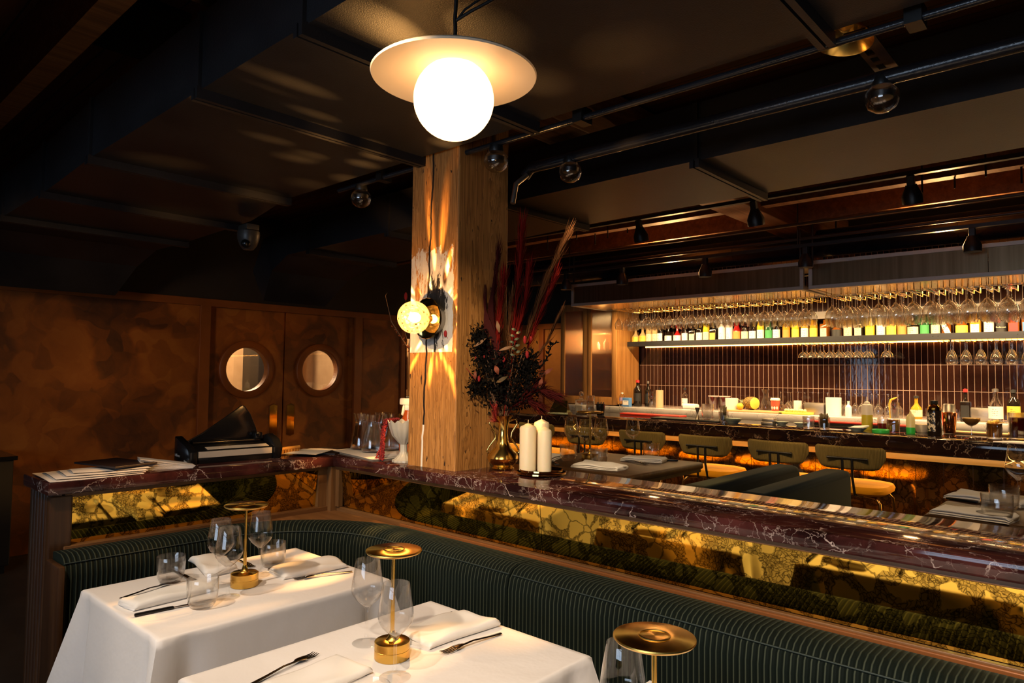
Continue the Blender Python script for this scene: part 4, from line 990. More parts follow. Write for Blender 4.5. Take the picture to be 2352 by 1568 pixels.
# ------------------------------------------------------------------ hood with hanging glasses
def hood():
    t = thing('bar_hood', 'suspended steel and bronze hood over the bar hung with stemware', 'hood', (0, 0, 0))
    z0, z1, y0, y1 = 2.172, 2.405, 5.80, 6.45
    for x0, x1 in ((-4.43, -2.03), (-1.99, 0.42), (0.46, 2.86)):
        b = nb(); w = 0.030
        for z in (z0, z1-w): box(b, x0, x1, y0, y0+0.03, z, z+w, 0.002)
        for x in (x0, x1-w): box(b, x, x+w, y0, y0+0.03, z0+w, z1-w, 0.002)
        for y in (y1,): 
            for z in (z0, z1-w): box(b, x0, x1, y-0.03, y, z, z+w)
        for x in (x0, x1-w):
            for z in (z0, z1-w): box(b, x, x+w, y0+0.03, y1-0.03, z, z+w)
        obj('frame', b, M['hood_frame'], t, False)
        xm = (x0+x1)/2 + 0.02
        for a, c in ((x0+w, xm-0.002), (xm+0.002, x1-w)):
            b = nb(); box(b, a, c, y0+0.012, y0+0.016, z0+w, z1-w); obj('front_panel', b, M['hood'], t, False)
        b = nb(); box(b, x0+w, x1-w, y0+0.03, y1-0.03, z0+0.006, z0+0.012); obj('underside_panel', b, M['brass'], t, False)
        b = nb(); box(b, x0+w, x1-w, y0+0.03, y1-0.03, z1-0.012, z1-0.006); obj('top_panel', b, M['hood'], t, False)
    for x, y in ((-4.41, 5.82), (-4.41, 6.42), (-2.06, 5.82), (-2.06, 6.42), (-1.96, 5.82), (-1.96, 6.42), (0.40, 5.82), (0.5, 6.42)):
        b = nb(); tube(b, [(x, y, z1), (x, y, 3.0)], 0.008, 8); obj('hanger_rod', b, M['black'], t)
hood()
def mk_rack():
    t = thing('glass_rack', '-', 'rack')
    for s in (-1, 1):
        b = nb(); tube(b, [(s*0.021, -0.02, 2.128), (s*0.021, 0.0, 2.118), (s*0.021, 0.50, 2.118), (s*0.021, 0.50, 2.174)], 0.0028, 6)
        for y in (0.0, 0.22, 0.44): tube(b, [(s*0.021, y, 2.118), (s*0.021, y, 2.176)], 0.0022, 6)
        obj('rail', b, M['brass'], t)
    return t
def hang_proto(kind):
    P = {'small': [(0, 0), (0.034, 0.0), (0.034, -0.002), (0.006, -0.006), (0.0035, -0.02), (0.0035, -0.085), (0.010, -0.096), (0.030, -0.125), (0.040, -0.150), (0.040, -0.168), (0.034, -0.205), (0.0335, -0.2065)],
         'mid': [(0, 0), (0.038, 0.0), (0.038, -0.002), (0.006, -0.006), (0.0037, -0.02), (0.0037, -0.085), (0.012, -0.096), (0.036, -0.125), (0.050, -0.155), (0.050, -0.175), (0.040, -0.225), (0.0395, -0.2265)],
         'balloon': [(0, 0), (0.042, 0.0), (0.042, -0.002), (0.007, -0.006), (0.004, -0.02), (0.004, -0.080), (0.014, -0.092), (0.042, -0.125), (0.0545, -0.165), (0.054, -0.190), (0.043, -0.250), (0.0425, -0.2515)],
         'coupe': [(0, 0), (0.034, 0.0), (0.034, -0.002), (0.005, -0.006), (0.0035, -0.02), (0.0035, -0.055), (0.008, -0.06), (0.004, -0.066), (0.008, -0.072), (0.02, -0.082), (0.036, -0.098), (0.045, -0.128), (0.044, -0.130)],
         'tulip': [(0, 0), (0.034, 0.0), (0.034, -0.002), (0.005, -0.006), (0.0035, -0.02), (0.0035, -0.07), (0.012, -0.08), (0.030, -0.115), (0.043, -0.155), (0.042, -0.175), (0.034, -0.195), (0.0335, -0.196)]}[kind]
    def f():
        b = nb(); lathe(b, P, 22); o = obj('stemmed_glass', b, M['glass_hang']); o['category'] = 'stemmed glass'; return o
    return f
KN = {'small': 'small wine glass', 'mid': 'medium wine glass', 'balloon': 'big balloon wine glass', 'coupe': 'coupe glass', 'tulip': 'tulip glass'}
def hang_all():
    slots = [(-3.94 + i*0.117, 'small' if i < 13 else 'mid') for i in range(17)] + [(-1.86 + i*0.118, 'balloon') for i in range(16)]
    cnt = {}
    for i, (x, k) in enumerate(slots):
        if x > -0.3: continue
        use('rack', mk_rack, (x, 5.90, 0), 0, 'brass wire glass rack under the bar hood, %s from the cabinet' % nth(i), 'brass wire glass racks under the hood')
        rows = 3 if i % 3 != 1 else 2
        for r in range(rows):
            c = cnt.setdefault((k, r), 0); cnt[(k, r)] += 1
            lab = '%s hanging in the %s, %s from the cabinet end' % (KN[k], ('front row', 'middle row', 'back row')[r], nth(c))
            use('hang_' + k, hang_proto(k), (x + random.uniform(-0.004, 0.004), 5.96 + r*0.135, 2.1235), random.uniform(0, 6), lab, 'stemware hanging under the bar hood')
    for i in range(9):
        x = -2.44 + i*0.083 if i < 8 else -1.70
        for r in range(2):
            lab = 'coupe glass under the bottle shelf, %s row, %s from the cabinet' % (('front', 'back')[r], nth(i))
            use('hang_coupe', hang_proto('coupe'), (x, 6.94 + r*0.10, 1.772), 0, lab, 'glasses hanging under the bottle shelf')
    for i in range(8):
        x = -1.193 + i*0.106
        for r in range(2):
            lab = 'tulip glass under the bottle shelf, %s row, %s from the coupes' % (('front', 'back')[r], nth(i))
            use('hang_tulip', hang_proto('tulip'), (x, 6.93 + r*0.09, 1.772), 0, lab, 'glasses hanging under the bottle shelf')
    for k, (a, c) in enumerate(((-2.5, -1.62), (-1.26, -0.3))):
        b = nb(); x = a
        while x < c:
            tube(b, [(x-0.022, 6.90, 1.774), (x-0.022, 7.12, 1.774)], 0.002, 6); tube(b, [(x-0.022, 6.90, 1.774), (x-0.022, 6.90, 1.787)], 0.002, 6); x += 0.04
        tube(b, [(a-0.02, 7.0, 1.784), (c, 7.0, 1.784)], 0.002, 6)
        o = obj('wire_rack', b, M['brass']); tag(o, ('brass wire rack holding the coupe glasses under the shelf', 'brass wire rack holding the tulip glasses under the shelf')[k], 'rack')
hang_all()

# ------------------------------------------------------------------ bottles
def liquid(name, col, rough=0.08, tr=0.0): return plain(name, col, rough, 0.0, Transmission_Weight=tr, Specular_IOR_Level=0.5)
BM = {'amber': liquid('amber_glass', (0.42, 0.13, 0.015), 0.06, 0.5), 'gold': liquid('gold_liquor', (0.80, 0.42, 0.03), 0.06, 0.4), 'yellow': liquid('yellow_liquor', (0.85, 0.60, 0.04), 0.06, 0.3),
      'dark': liquid('dark_bottle_glass', (0.012, 0.008, 0.006), 0.06), 'green': liquid('green_bottle_glass', (0.02, 0.075, 0.03), 0.06), 'red': liquid('red_bottle', (0.28, 0.012, 0.012), 0.08), 'clear': M['cut'], 'white': M['white'], 'straw': plain('straw_wrap', (0.50, 0.34, 0.15), 0.8), 'pink': liquid('pink_bottle', (0.75, 0.22, 0.14), 0.08, 0.3)}
def printed(name, col, ink):
    t = NT(name); tc = t.n('TexCoord'); s = t.n('SeparateXYZ', {0: tc.outputs['Object']})
    row = t.math('GREATER_THAN', t.math('FRACT', t.math('MULTIPLY', s.outputs[2], 62.0)), 0.55)
    n = t.noise(t.coord((1, 1, 0.6)), 190, 2)
    mid = t.math('LESS_THAN', t.math('ABSOLUTE', t.math('SUBTRACT', s.outputs[2], 0.085)), 0.032)
    side = t.math('LESS_THAN', t.math('ABSOLUTE', s.outputs[0]), 0.021)
    m = t.math('MULTIPLY', t.math('MULTIPLY', row, mid), t.math('MULTIPLY', side, t.math('GREATER_THAN', n.outputs[0], 0.50)))
    t.bsdf(Base_Color=t.mix(t.math('MULTIPLY', m, 0.8), (*col, 1), (*ink, 1)), Roughness=0.6); return t.m
LM = {'cream': printed('cream_label', (0.80, 0.70, 0.48), (0.25, 0.12, 0.05)), 'white': printed('white_label', (0.84, 0.82, 0.78), (0.12, 0.10, 0.10)), 'yellow': printed('yellow_label', (0.86, 0.62, 0.08), (0.30, 0.13, 0.03)), 'orange': plain('orange_label', (0.66, 0.25, 0.05), 0.6), 'green': plain('green_label', (0.05, 0.30, 0.09), 0.6), 'black': plain('black_label', (0.02, 0.02, 0.02), 0.5), 'red': plain('red_label', (0.6, 0.03, 0.03), 0.5), 'blue': plain('blue_label', (0.08, 0.22, 0.5), 0.5)}
def round_prof(r, h): return [(0, 0), (r*0.96, 0), (r, 0.006), (r, h*0.58), (r*0.9, h*0.66), (r*0.42, h*0.76), (r*0.36, h*0.80), (r*0.36, h*0.97), (r*0.42, h*0.975), (r*0.42, h), (0, h)]
def bottle(x, y, z, r, h, body, lab, cap, label, group, shape='round', lz=(0.12, 0.48), name='bottle', rot=0.0, text=None, tsz=0.02, tilt=0.0, tcol='black'):
    t = thing(name, label, 'bottle', (x, y, z), rot, group)
    b = nb()
    if shape == 'round': lathe(b, round_prof(r, h), 22)
    elif shape == 'squat': lathe(b, [(0, 0), (r*0.95, 0), (r, 0.01), (r*1.02, h*0.3), (r*0.9, h*0.48), (r*0.4, h*0.62), (r*0.3, h*0.7), (r*0.3, h), (0, h)], 22)
    elif shape == 'cone': lathe(b, [(0, 0), (r*0.7, 0), (r*0.75, 0.01), (r, h*0.40), (r*0.95, h*0.5), (r*0.4, h*0.72), (r*0.34, h), (0, h)], 22)
    else:
        box(b, -r, r, -r*0.8, r*0.8, 0, h*0.62, r*0.22, 3); lathe(b, [(r*0.6, h*0.60), (r*0.34, h*0.68), (r*0.32, h*0.97), (r*0.4, h*0.975), (r*0.4, h), (0, h)], 18)
    obj('glass_body', b, BM[body], t)
    if lab:
        b = nb(); a0, a1 = h*lz[0], h*lz[1]
        if shape == 'box': box(b, -r*0.8, r*0.8, -r*0.8-0.0015, -r*0.8+0.002, a0, a1)
        else:
            vs = []
            R = r*1.012 if shape != 'squat' else r*1.03
            for i in range(17):
                a = -PI/2 + (i/16-0.5)*PI*0.95
                vs.append([b.verts.new((R*math.cos(a), R*math.sin(a), zz + tilt*(i/16-0.5)*h)) for zz in (a0, a1)])
            for p, q in zip(vs, vs[1:]): b.faces.new((p[0], q[0], q[1], p[1]))
        obj('label', b, LM[lab], t)
    if cap:
        b = nb(); rr = r*0.40; lathe(b, [(0, h*1.005), (rr*0.4, h*1.005), (rr*1.15, h*0.99), (rr*1.15, h*0.90), (rr, h*0.90)], 18); obj('cap', b, LM[cap] if cap in LM else M[cap], t)
    if text:
        letter(text, tsz, M['black_gloss'] if tcol == 'black' else LM[tcol], t, (0, -(r*0.8 if shape == 'box' else r*1.03) - 0.002, h*(lz[0]+lz[1])/2 - tsz*0.3), (PI/2, tilt, 0))
    return t
def shelf_bottles():
    z = 1.8025; Y = 7.0; G = 'bottles on the shelf over the tiles'
    L = [(-4.385,'squat','straw','yellow','black','straw-covered flask with a yellow label'),(-4.29,'squat','straw','yellow','black','straw-covered flask with a yellow label'),(-4.205,'round','straw','cream','cream','beige stone bottle'),(-4.125,'round','straw','cream','cream','beige stone bottle'),(-4.06,'round','clear','white',None,'clear bottle with a white label'),(-3.95,'squat','dark','white','black','round dark bottle with a small white label'),(-3.84,'squat','red','white','red','round red bottle with a red cap'),(-3.745,'round','clear','white','white','clear bottle with a pale label'),(-3.65,'box','dark','cream','black','square dark bottle with a cream label'),(-3.57,'round','dark','white','black','dark bottle with a white label'),(-3.49,'round','yellow','cream','black','tall pale yellow bottle'),(-3.405,'box','dark','yellow','black','square dark bottle with a yellow label'),(-3.31,'round','white','white','white','white ceramic bottle'),(-3.225,'round','white','white','white','white ceramic bottle'),(-3.14,'cone','red','orange','red','conical bottle with an orange label'),(-3.055,'round','clear','cream','black','clear bottle with a cream label'),(-2.97,'round','clear','white','black','clear bottle with a white label'),(-2.885,'round','yellow','white','cream','pale bottle with a tall cork'),(-2.80,'round','green','green','green','small green-labelled bottle'),(-2.72,'round','clear','white','black','clear bottle with a lined white label'),(-2.62,'round','gold','orange','orange','golden liqueur bottle'),(-2.53,'round','yellow','yellow','yellow','bright yellow bottle with upright lettering'),(-2.44,'round','gold','white','gold','golden bottle with a white label'),(-2.355,'round','gold','yellow','yellow','orange-gold bottle'),(-2.25,'box','amber','cream','black','square amber bottle with a cream label'),(-2.14,'squat','amber','black','cream','decanter-shaped amber bottle with a dark oval'),(-2.04,'round','gold','cream','red','golden bottle with a pink capsule'),(-1.94,'box','dark','cream','black','square black bottle with a cream label'),(-1.845,'box','yellow','yellow','green','squat bottle with a pale yellow label'),(-1.755,'round','white','white','black','white bottle with black figures'),(-1.665,'cone','gold','yellow','black','gold bottle with a round yellow label'),(-1.58,'round','amber','orange','black','amber bottle with an orange label'),(-1.49,'squat','dark','cream','black','squat dark bottle with a cream label'),(-1.40,'round','green','green','green','dark green whisky bottle'),(-1.315,'round','green','cream','green','green bottle with a cream label'),(-1.235,'round','amber','white','black','amber rye bottle with a slanted label'),(-1.12,'squat','amber','yellow','red','wide amber bottle with a yellow label'),(-1.02,'box','gold','white','cream','square gold bottle with a slanted white label'),(-0.925,'round','clear','white','black','bottle with a tall white label'),(-0.84,'round','dark','black','black','black bottle with pale lettering'),(-0.755,'box','amber','red','black','square bourbon bottle with a red label'),(-0.66,'box','amber','blue','cream','broad amber bottle with a blue corner label'),(-0.56,'squat','amber','yellow','black','amber bottle with a wide yellow label'),(-0.47,'round','pink','white','cream','pink bottle with a white label'),(-0.38,'box','dark','cream','black','square dark bottle with a pale label')]
    for i, (x, sh, bd, lb, cp, d) in enumerate(L):
        r = {'round': 0.037, 'squat': 0.045, 'box': 0.038, 'cone': 0.042}[sh]; h = {'round': 0.285, 'squat': 0.235, 'box': 0.265, 'cone': 0.28}[sh] * random.uniform(0.93, 1.04)
        if cp == 'gold': cp = 'brass'
        txt, ts, tl, lz, tc = None, 0.02, 0.0, (0.10, 0.46), 'black'
        if i == 35: txt, ts, tl, lz = 'LOT 40', 0.027, -0.8, (0.16, 0.52)
        if i == 39: txt, ts, tc = 'Redbreast', 0.017, 'cream'
        bottle(x, Y, z, r, h, bd, lb, cp, '%s, %s on the shelf from the cabinet' % (d, nth(i)), G, sh, lz, 'bottle', random.uniform(-0.35, 0.05), txt, ts, tl, tcol=tc)
shelf_bottles()

def small(name, label, cat, bm, m, loc, group=None, smooth=True):
    o = obj(name, bm, m, None, smooth, loc); return tag(o, label, cat, group)
def cyl(r, h, r2=None, seg=24):
    b = nb(); lathe(b, [(0, 0), (r, 0), (r2 or r, h), (0, h)], seg); return b
def cup(r, h, r2=None, th=0.003, seg=28, base=0.006):
    b = nb(); r2 = r2 or r; lathe(b, [(0, 0), (r*0.95, 0), (r, 0.002), (r2, h), (r2-th, h), (r-th, base), (0, base)], seg); return b
def cutglass(r, h, r2=None):
    b = nb(); r2 = r2 or r; n = 6
    lathe(b, [(0, 0), (r, 0)] + [(r + (r2-r)*i/n + (0.0015 if i % 2 else -0.0005), h*i/n*0.75 + 0.004) for i in range(n+1)] + [(r2, h), (r2-0.002, h), (r-0.003, 0.012), (0, 0.012)], 24, (0, 0, 0), 'z', 12, 0.03); return b
def bar_items():
    z = BZ + 0.0005
    # flower end
    t = thing('napkin_holder', 'green-gold faceted napkin holder at the flower end of the bar', 'napkin holder', (-4.53, 5.75, z), 0.3)
    b = nb(); vs = [b.verts.new(p) for p in ((-0.10,-0.06,0.006),(0.10,-0.06,0.006),(0.10,0.06,0.006),(-0.10,0.06,0.006),(-0.055,0,0.135),(0.085,0,0.13))]
    for q in ((0,1,5,4),(1,2,5),(2,3,4,5),(3,0,4),(3,2,1,0)): b.faces.new([vs[i] for i in q])
    obj('shade_body', b, plain('green_gold', (0.34, 0.33, 0.10), 0.12, 1.0), t, False)
    b = nb(); box(b, -0.115, 0.115, -0.07, 0.07, 0, 0.006); obj('base_plate', b, M['brass'], t, False)
    t = thing('glass_dispenser', 'square clear glass jar with a stopper beside the napkin holder', 'jar', (-4.324, 5.85, z))
    b = nb(); box(b, -0.05, 0.05, -0.05, 0.05, 0, 0.145, 0.012, 3); lathe(b, [(0.03, 0.145), (0.02, 0.16), (0.02, 0.19)], 20); obj('body', b, M['cut'], t)
    b = nb(); box(b, -0.046, 0.046, -0.046, 0.046, 0.006, 0.085, 0.008); obj('contents', b, M['white'], t)
    b = nb(); ball(b, (0, 0, 0.205), 0.026); obj('stopper', b, M['cut'], t)
    for k in range(3): small('rocks_glass', 'cut glass tumbler in the stack by the clear jar, %s from below' % nth(k), 'glass', cutglass(0.036, 0.085, 0.042), M['cut'], (-4.10, 5.70, z + k*0.055), 'stacked cut glasses on the bar')
    t = thing('straw_cup', 'black fluted cup of short straws on the bar', 'cup', (-3.99, 5.72, z)); obj('cup_body', cup(0.036, 0.115, 0.046), M['black_gloss'], t)
    for k in range(7):
        b = nb(); a = k*0.9; tube(b, [(0.012*math.cos(a), 0.012*math.sin(a), 0.008), (0.034*math.cos(a), 0.034*math.sin(a), 0.132)], 0.0032, 6); obj('straw', b, M['black'], t)
    def matt(label, x0, x1, y0, y1, zz, m, th=0.008):
        b = nb(); box(b, x0, x1, y0, y1, zz, zz+th, 0.002); return small('bar_mat', label, 'mat', b, m, (0, 0, 0), None)
    RED = plain('red_rubber', (0.62, 0.03, 0.015), 0.5)
    matt('long red rubber mat at the flower end of the bar', -3.98, -3.30, 6.05, 6.20, z, RED, 0.014)
    matt('black rubber bar mat under the jigger and mixing glass', -3.4, -2.72, 5.68, 5.92, z, M['black'], 0.012)
    t = thing('jigger', 'dark steel double jigger on the black bar mat', 'jigger', (-2.954, 5.75, z+0.013)); b = nb(); lathe(b, [(0.020, 0), (0.006, 0.045), (0.006, 0.05), (0.023, 0.105), (0.021, 0.105), (0.004, 0.052)], 20); obj('cups', b, M['steel'], t)
    t = thing('mixing_glass', 'cut crystal mixing glass on the black bar mat', 'mixing glass', (-2.88, 5.80, z+0.013)); obj('vessel', cutglass(0.05, 0.14, 0.052), M['cut'], t)
    def straws(x, y, label, n=16, L=0.15):
        t = thing('straw_glass', label, 'glass', (x, y, z)); obj('vessel', cutglass(0.036, 0.095, 0.042), M['cut'], t)
        b = nb()
        for k in range(n):
            a = k*2.4; r0 = 0.022*math.sqrt((k+0.5)/n); tube(b, [(r0*math.cos(a), r0*math.sin(a), 0.014), (r0*1.45*math.cos(a), r0*1.45*math.sin(a), L-0.02*random.random())], 0.0035, 6)
        o = obj('paper_straws', b, plain('brown_straw', (0.20, 0.16, 0.09), 0.6) if 'brown_straw' not in bpy.data.materials else bpy.data.materials['brown_straw'], t); o['kind'] = 'stuff'
    straws(-2.69, 5.72, 'cut glass of brown straws beside the stacked green bowls')
    straws(-1.811, 5.60, 'cut glass packed with brown straws near the squeeze bottle', 26, 0.125)
    small('rocks_glass', 'empty cut glass beside the glass of straws on the bar edge', 'glass', cutglass(0.040, 0.095, 0.044), M['cut'], (-1.929, 5.60, z))
    CEL = plain('celadon', (0.36, 0.42, 0.36), 0.25)
    def bowl(x, y, r, h, label, m, n=1, name='bowl'):
        for k in range(n):
            b = nb(); lathe(b, [(0, 0), (r*0.55, 0), (r*0.6, 0.004), (r, h), (r-0.003, h), (r*0.55, 0.007), (0, 0.006)], 28)
            small(name, label if n == 1 else '%s, %s from below' % (label, nth(k)), 'bowl', b, m, (x, y, z + k*0.012), 'celadon bowls on the bar')
    bowl(-2.598, 5.70, 0.075, 0.03, 'pale green bowl in the stack by the straws', CEL, 2)
    bowl(-2.236, 5.85, 0.06, 0.026, 'pale green bowl, first after the steel tins on the bar', CEL)
    bowl(-2.075, 5.85, 0.06, 0.026, 'pale green bowl beside the empty cut glass on the bar', CEL)
    bowl(-1.578, 5.62, 0.068, 0.028, 'pale green bowl holding a folded napkin on the bar edge', CEL)
    b = nb(); prism(b, [(-0.06, -0.03), (0.05, -0.05), (0.07, 0.03), (-0.04, 0.05)], 0, 0.014, 0.005); o = small('napkin', 'folded napkin lying in the pale green bowl on the bar', 'napkin', b, M['napkin'], (-1.572, 5.62, z+0.024)); o.rotation_euler = (0.08, -0.12, 0)
    for k in range(2):
        b = nb(); box(b, -0.05, 0.05, -0.04, 0.04, 0, 0.026, 0.003); small('garnish_tin', 'steel garnish tin on the bar, %s of the stack' % ('lower', 'upper')[k], 'tin', b, M['steel'], (-2.32 + 0.01*k, 5.78, z + 0.0265*k), 'steel garnish tins')
    t = thing('squeeze_bottle', 'tall squeeze bottle half full of yellow-green juice', 'bottle', (-1.575, 5.86, z))
    b = nb(); lathe(b, [(0, 0), (0.038, 0), (0.040, 0.005), (0.040, 0.115), (0, 0.115)], 24); obj('juice', b, liquid('lime_cordial', (0.50, 0.42, 0.04), 0.25), t)
    b = nb(); lathe(b, [(0.040, 0.115), (0.040, 0.175), (0.036, 0.192), (0.022, 0.20), (0.020, 0.212), (0.005, 0.22), (0.003, 0.255), (0, 0.255)], 24); obj('upper_body', b, plain('milky_plastic', (0.66, 0.6, 0.52), 0.4), t)
    GR = plain('green_silicone', (0.03, 0.40, 0.06), 0.4)
    b = nb(); lathe(b, [(0, 0), (0.056, 0), (0.058, 0.006), (0.058, 0.022), (0.054, 0.026), (0.05, 0.02), (0, 0.02)], 32); small('dish', 'bright green round dish on the bar edge', 'dish', b, GR, (-1.415, 5.60, z))
    def cocktail(x, y, r, h, m, label, fill=0.8, name='cocktail', garnish=None):
        t = thing(name, label, 'drink', (x, y, z)); obj('vessel', cutglass(r, h, r*1.08), M['cut'], t)
        obj('drink', cyl(r*0.93, h*fill-0.012, r*0.99), m, t).location = (0, 0, 0.0125)
        return t
    OR = liquid('orange_drink', (0.72, 0.22, 0.035), 0.2); RC = liquid('red_drink', (0.22, 0.015, 0.012), 0.1)
    cocktail(-1.475, 5.90, 0.036, 0.10, liquid('cherries', (0.32, 0.012, 0.02), 0.2), 'cut glass of red cherries behind the green dish', 0.5)
    cocktail(-1.367, 5.75, 0.042, 0.095, OR, 'short orange cocktail next to the green dish', 0.95)
    t = cocktail(-0.732, 5.66, 0.042, 0.105, liquid('amber_drink', (0.66, 0.27, 0.045), 0.15), 'amber cocktail topped with crushed yellow fruit and a pick', 0.95)
    b = nb()
    for k in range(14): ball(b, (random.uniform(-0.028, 0.028), random.uniform(-0.028, 0.028), 0.108 + random.uniform(0, 0.016)), random.uniform(0.008, 0.014), 8, 6)
    tube(b, [(-0.072, -0.01, 0.113), (0.06, 0.01, 0.111)], 0.0018, 6); obj('garnish', b, plain('crushed_fruit', (0.86, 0.62, 0.12), 0.5), t)
    t = thing('drink_jug', 'tall jug of dark red drink at the end of the bar', 'jug', (-0.61, 5.80, z)); obj('vessel', cutglass(0.058, 0.175, 0.062), M['cut'], t); obj('drink', cyl(0.053, 0.13, 0.056), RC, t).location = (0, 0, 0.0125)
    t = thing('small_bottle', 'small juice bottle with a green sleeve on the bar', 'bottle', (-1.241, 5.70, z))
    b = nb(); lathe(b, [(0, 0), (0.029, 0), (0.03, 0.004), (0.03, 0.045), (0, 0.045)], 22); obj('green_sleeve', b, GR, t)
    b = nb(); lathe(b, [(0.0295, 0.045), (0.029, 0.115), (0.02, 0.135), (0.009, 0.145), (0.004, 0.165), (0, 0.165)], 22); obj('upper_body', b, liquid('pale_cordial', (0.62, 0.55, 0.26), 0.25), t)
    t = thing('tea_bowl', 'small white bowl with red marks between juice bottle and dark bottle', 'bowl', (-1.209, 5.90, z)); obj('vessel', cup(0.036, 0.06, 0.055), plain('porcelain', (0.78, 0.66, 0.50), 0.25), t)
    t = thing('dark_bottle', 'dark black bottle with a patterned label on the bar edge', 'bottle', (-1.082, 5.66, z))
    b = nb(); lathe(b, [(0, 0), (0.042, 0), (0.044, 0.006), (0.044, 0.175), (0.040, 0.20), (0.024, 0.222), (0.024, 0.232), (0, 0.232)], 28); obj('body', b, BM['dark'], t)
    b = nb(); lathe(b, [(0.0245, 0.222), (0.026, 0.224), (0.026, 0.245), (0, 0.247)], 20); obj('cap', b, M['black'], t)
    b = nb(); lathe(b, [(0.0445, 0.176), (0.0405, 0.201), (0.026, 0.219)], 28); obj('gold_shoulder', b, M['polished_brass'], t)
    n = NT('patterned_label'); f = n.noise(n.coord(), 60, 2); n.bsdf(Base_Color=n.ramp(f.outputs[0], [(0.5, (0.02, 0.02, 0.02)), (0.52, (0.62, 0.55, 0.42))]), Roughness=0.4)
    b = nb(); vs = []
    for i in range(13):
        a = PI*1.05 + i/12*PI*0.55; vs.append([b.verts.new((0.0446*math.cos(a), 0.0446*math.sin(a), q)) for q in (0.03, 0.16)])
    for p, q in zip(vs, vs[1:]): b.faces.new((p[0], q[0], q[1], p[1]))
    obj('label', b, n.m, t)
    t = thing('cocktail_shaker', 'copper cocktail shaker with a steel cap on the bar', 'shaker', (-1.047, 5.98, z)); 
    b = nb(); lathe(b, [(0, 0), (0.036, 0), (0.038, 0.004), (0.050, 0.135), (0.051, 0.15), (0.046, 0.155), (0, 0.155)], 32); obj('body', b, M['copper'], t)
    b = nb(); lathe(b, [(0.046, 0.155), (0.042, 0.16), (0.040, 0.205), (0.036, 0.215), (0, 0.216)], 32); obj('cap', b, M['steel'], t)
    t = thing('coupe_cocktail', 'brown cocktail in a coupe glass on the bar edge', 'drink', (-0.861, 5.66, z))
    b = nb(); lathe(b, [(0, 0), (0.038, 0), (0.038, 0.002), (0.006, 0.008), (0.004, 0.02), (0.004, 0.075), (0.03, 0.09), (0.052, 0.115), (0.055, 0.135)], 28); obj('coupe', b, M['glass_hang'], t)
    b = nb(); lathe(b, [(0, 0.078), (0.029, 0.0915), (0.051, 0.116), (0.053, 0.128), (0, 0.128)], 28); obj('drink', b, liquid('brown_foam', (0.24, 0.12, 0.03), 0.3), t)
    b = nb(); lathe(b, [(0, 0.128), (0.053, 0.128), (0.053, 0.133), (0, 0.133)], 28); obj('foam', b, plain('tan_foam', (0.55, 0.34, 0.09), 0.6), t)
    b = nb(); box(b, -0.30, 0.35, -0.05, 0.07, 0, 0.012, 0.004); small('serving_board', 'pale wooden board along the bar under the copper shaker', 'board', b, M['wood_lid'], (-0.75, 6.08, z))
    b = nb(); prism(b, [(-0.14, -0.06), (0.4, -0.06), (0.4, 0.08), (-0.05, 0.08)], 0, 0.006); small('menu_sheet', 'pale menu sheet lying on the bar end', 'paper', b, M['paper'], (-0.56, 5.42, z))
    matt('red rubber mat with a black rim behind the squeeze bottle', -2.1, -1.2, 6.10, 6.20, z, M['black'], 0.02)
    matt('red rubber sheet lying on the black rim behind the squeeze bottle', -2.1, -1.2, 6.09, 6.20, z+0.0205, RED, 0.012)
    # clips hanging from the apron
    b = nb()
    for dx in (0, 0.05): tube(b, [(dx-0.02, 0, 0.01), (dx, -0.008, 0), (dx+0.02, 0, -0.012), (dx+0.008, 0.004, -0.016)], 0.003, 6)
    small('bag_hook', 'small brass bag hooks under the black marble edge', 'hook', b, M['brass'], (-0.62, 5.340, 0.925))
    # ---------------- back counter
    z = CZ + 0.0005; G = 'things on the back counter'
    t = thing('water_bottle', 'small clear water bottle on the back counter by the cabinet', 'bottle', (-4.35, 6.66, z)); b = nb(); lathe(b, [(0, 0), (0.032, 0), (0.032, 0.07), (0.028, 0.08), (0.032, 0.09), (0.03, 0.12), (0.013, 0.142), (0.013, 0.15)], 20); obj('body', b, M['cut'], t)
    b = nb(); lathe(b, [(0.0325, 0.065), (0.0325, 0.1)], 20); obj('label', b, plain('lilac_label', (0.45, 0.32, 0.55), 0.5), t); b = nb(); lathe(b, [(0.014, 0.142), (0.014, 0.156), (0, 0.156)], 16); obj('cap', b, M['white'], t)
    t = thing('caddy_box', 'small blue box with a white panel on the back counter', 'box', (-4.27, 6.64, z)); b = nb(); box(b, -0.045, 0.045, -0.03, 0.03, 0, 0.10, 0.004); obj('box_body', b, LM['blue'], t); b = nb(); box(b, -0.036, 0.036, -0.032, -0.03, 0.02, 0.07); obj('label', b, LM['white'], t, False)
    bottle(-4.27, 6.86, z, 0.047, 0.30, 'dark', 'black', 'red', 'large dark liqueur bottle with a red cap on the back counter', G, 'round', (0.2, 0.5))
    bottle(-4.19, 6.95, z, 0.036, 0.29, 'dark', 'black', 'steel', 'dark bottle with a steel pourer beside the red-capped liqueur', G)
    for k in range(3): small('rocks_glass', 'cut glass stacked by the paper roll, %s from below' % nth(k), 'glass', cutglass(0.038, 0.085, 0.044), M['cut'], (-4.07, 6.85, z + k*0.045), 'stacked cut glasses on the back counter')
    t = thing('paper_roll', 'brown paper towel roll standing on the back counter', 'paper roll', (-3.95, 6.80, z)); obj('roll', cyl(0.042, 0.19), plain('kraft', (0.55, 0.38, 0.22), 0.8), t); b = nb(); tube(b, [(0, 0, 0.19), (0, 0, 0.22)], 0.006); obj('rod', b, M['black'], t)
    bottle(-3.722, 6.95, z, 0.034, 0.22, 'clear', 'white', 'black', 'clear shaker bottle with a black cap on the back counter', G)
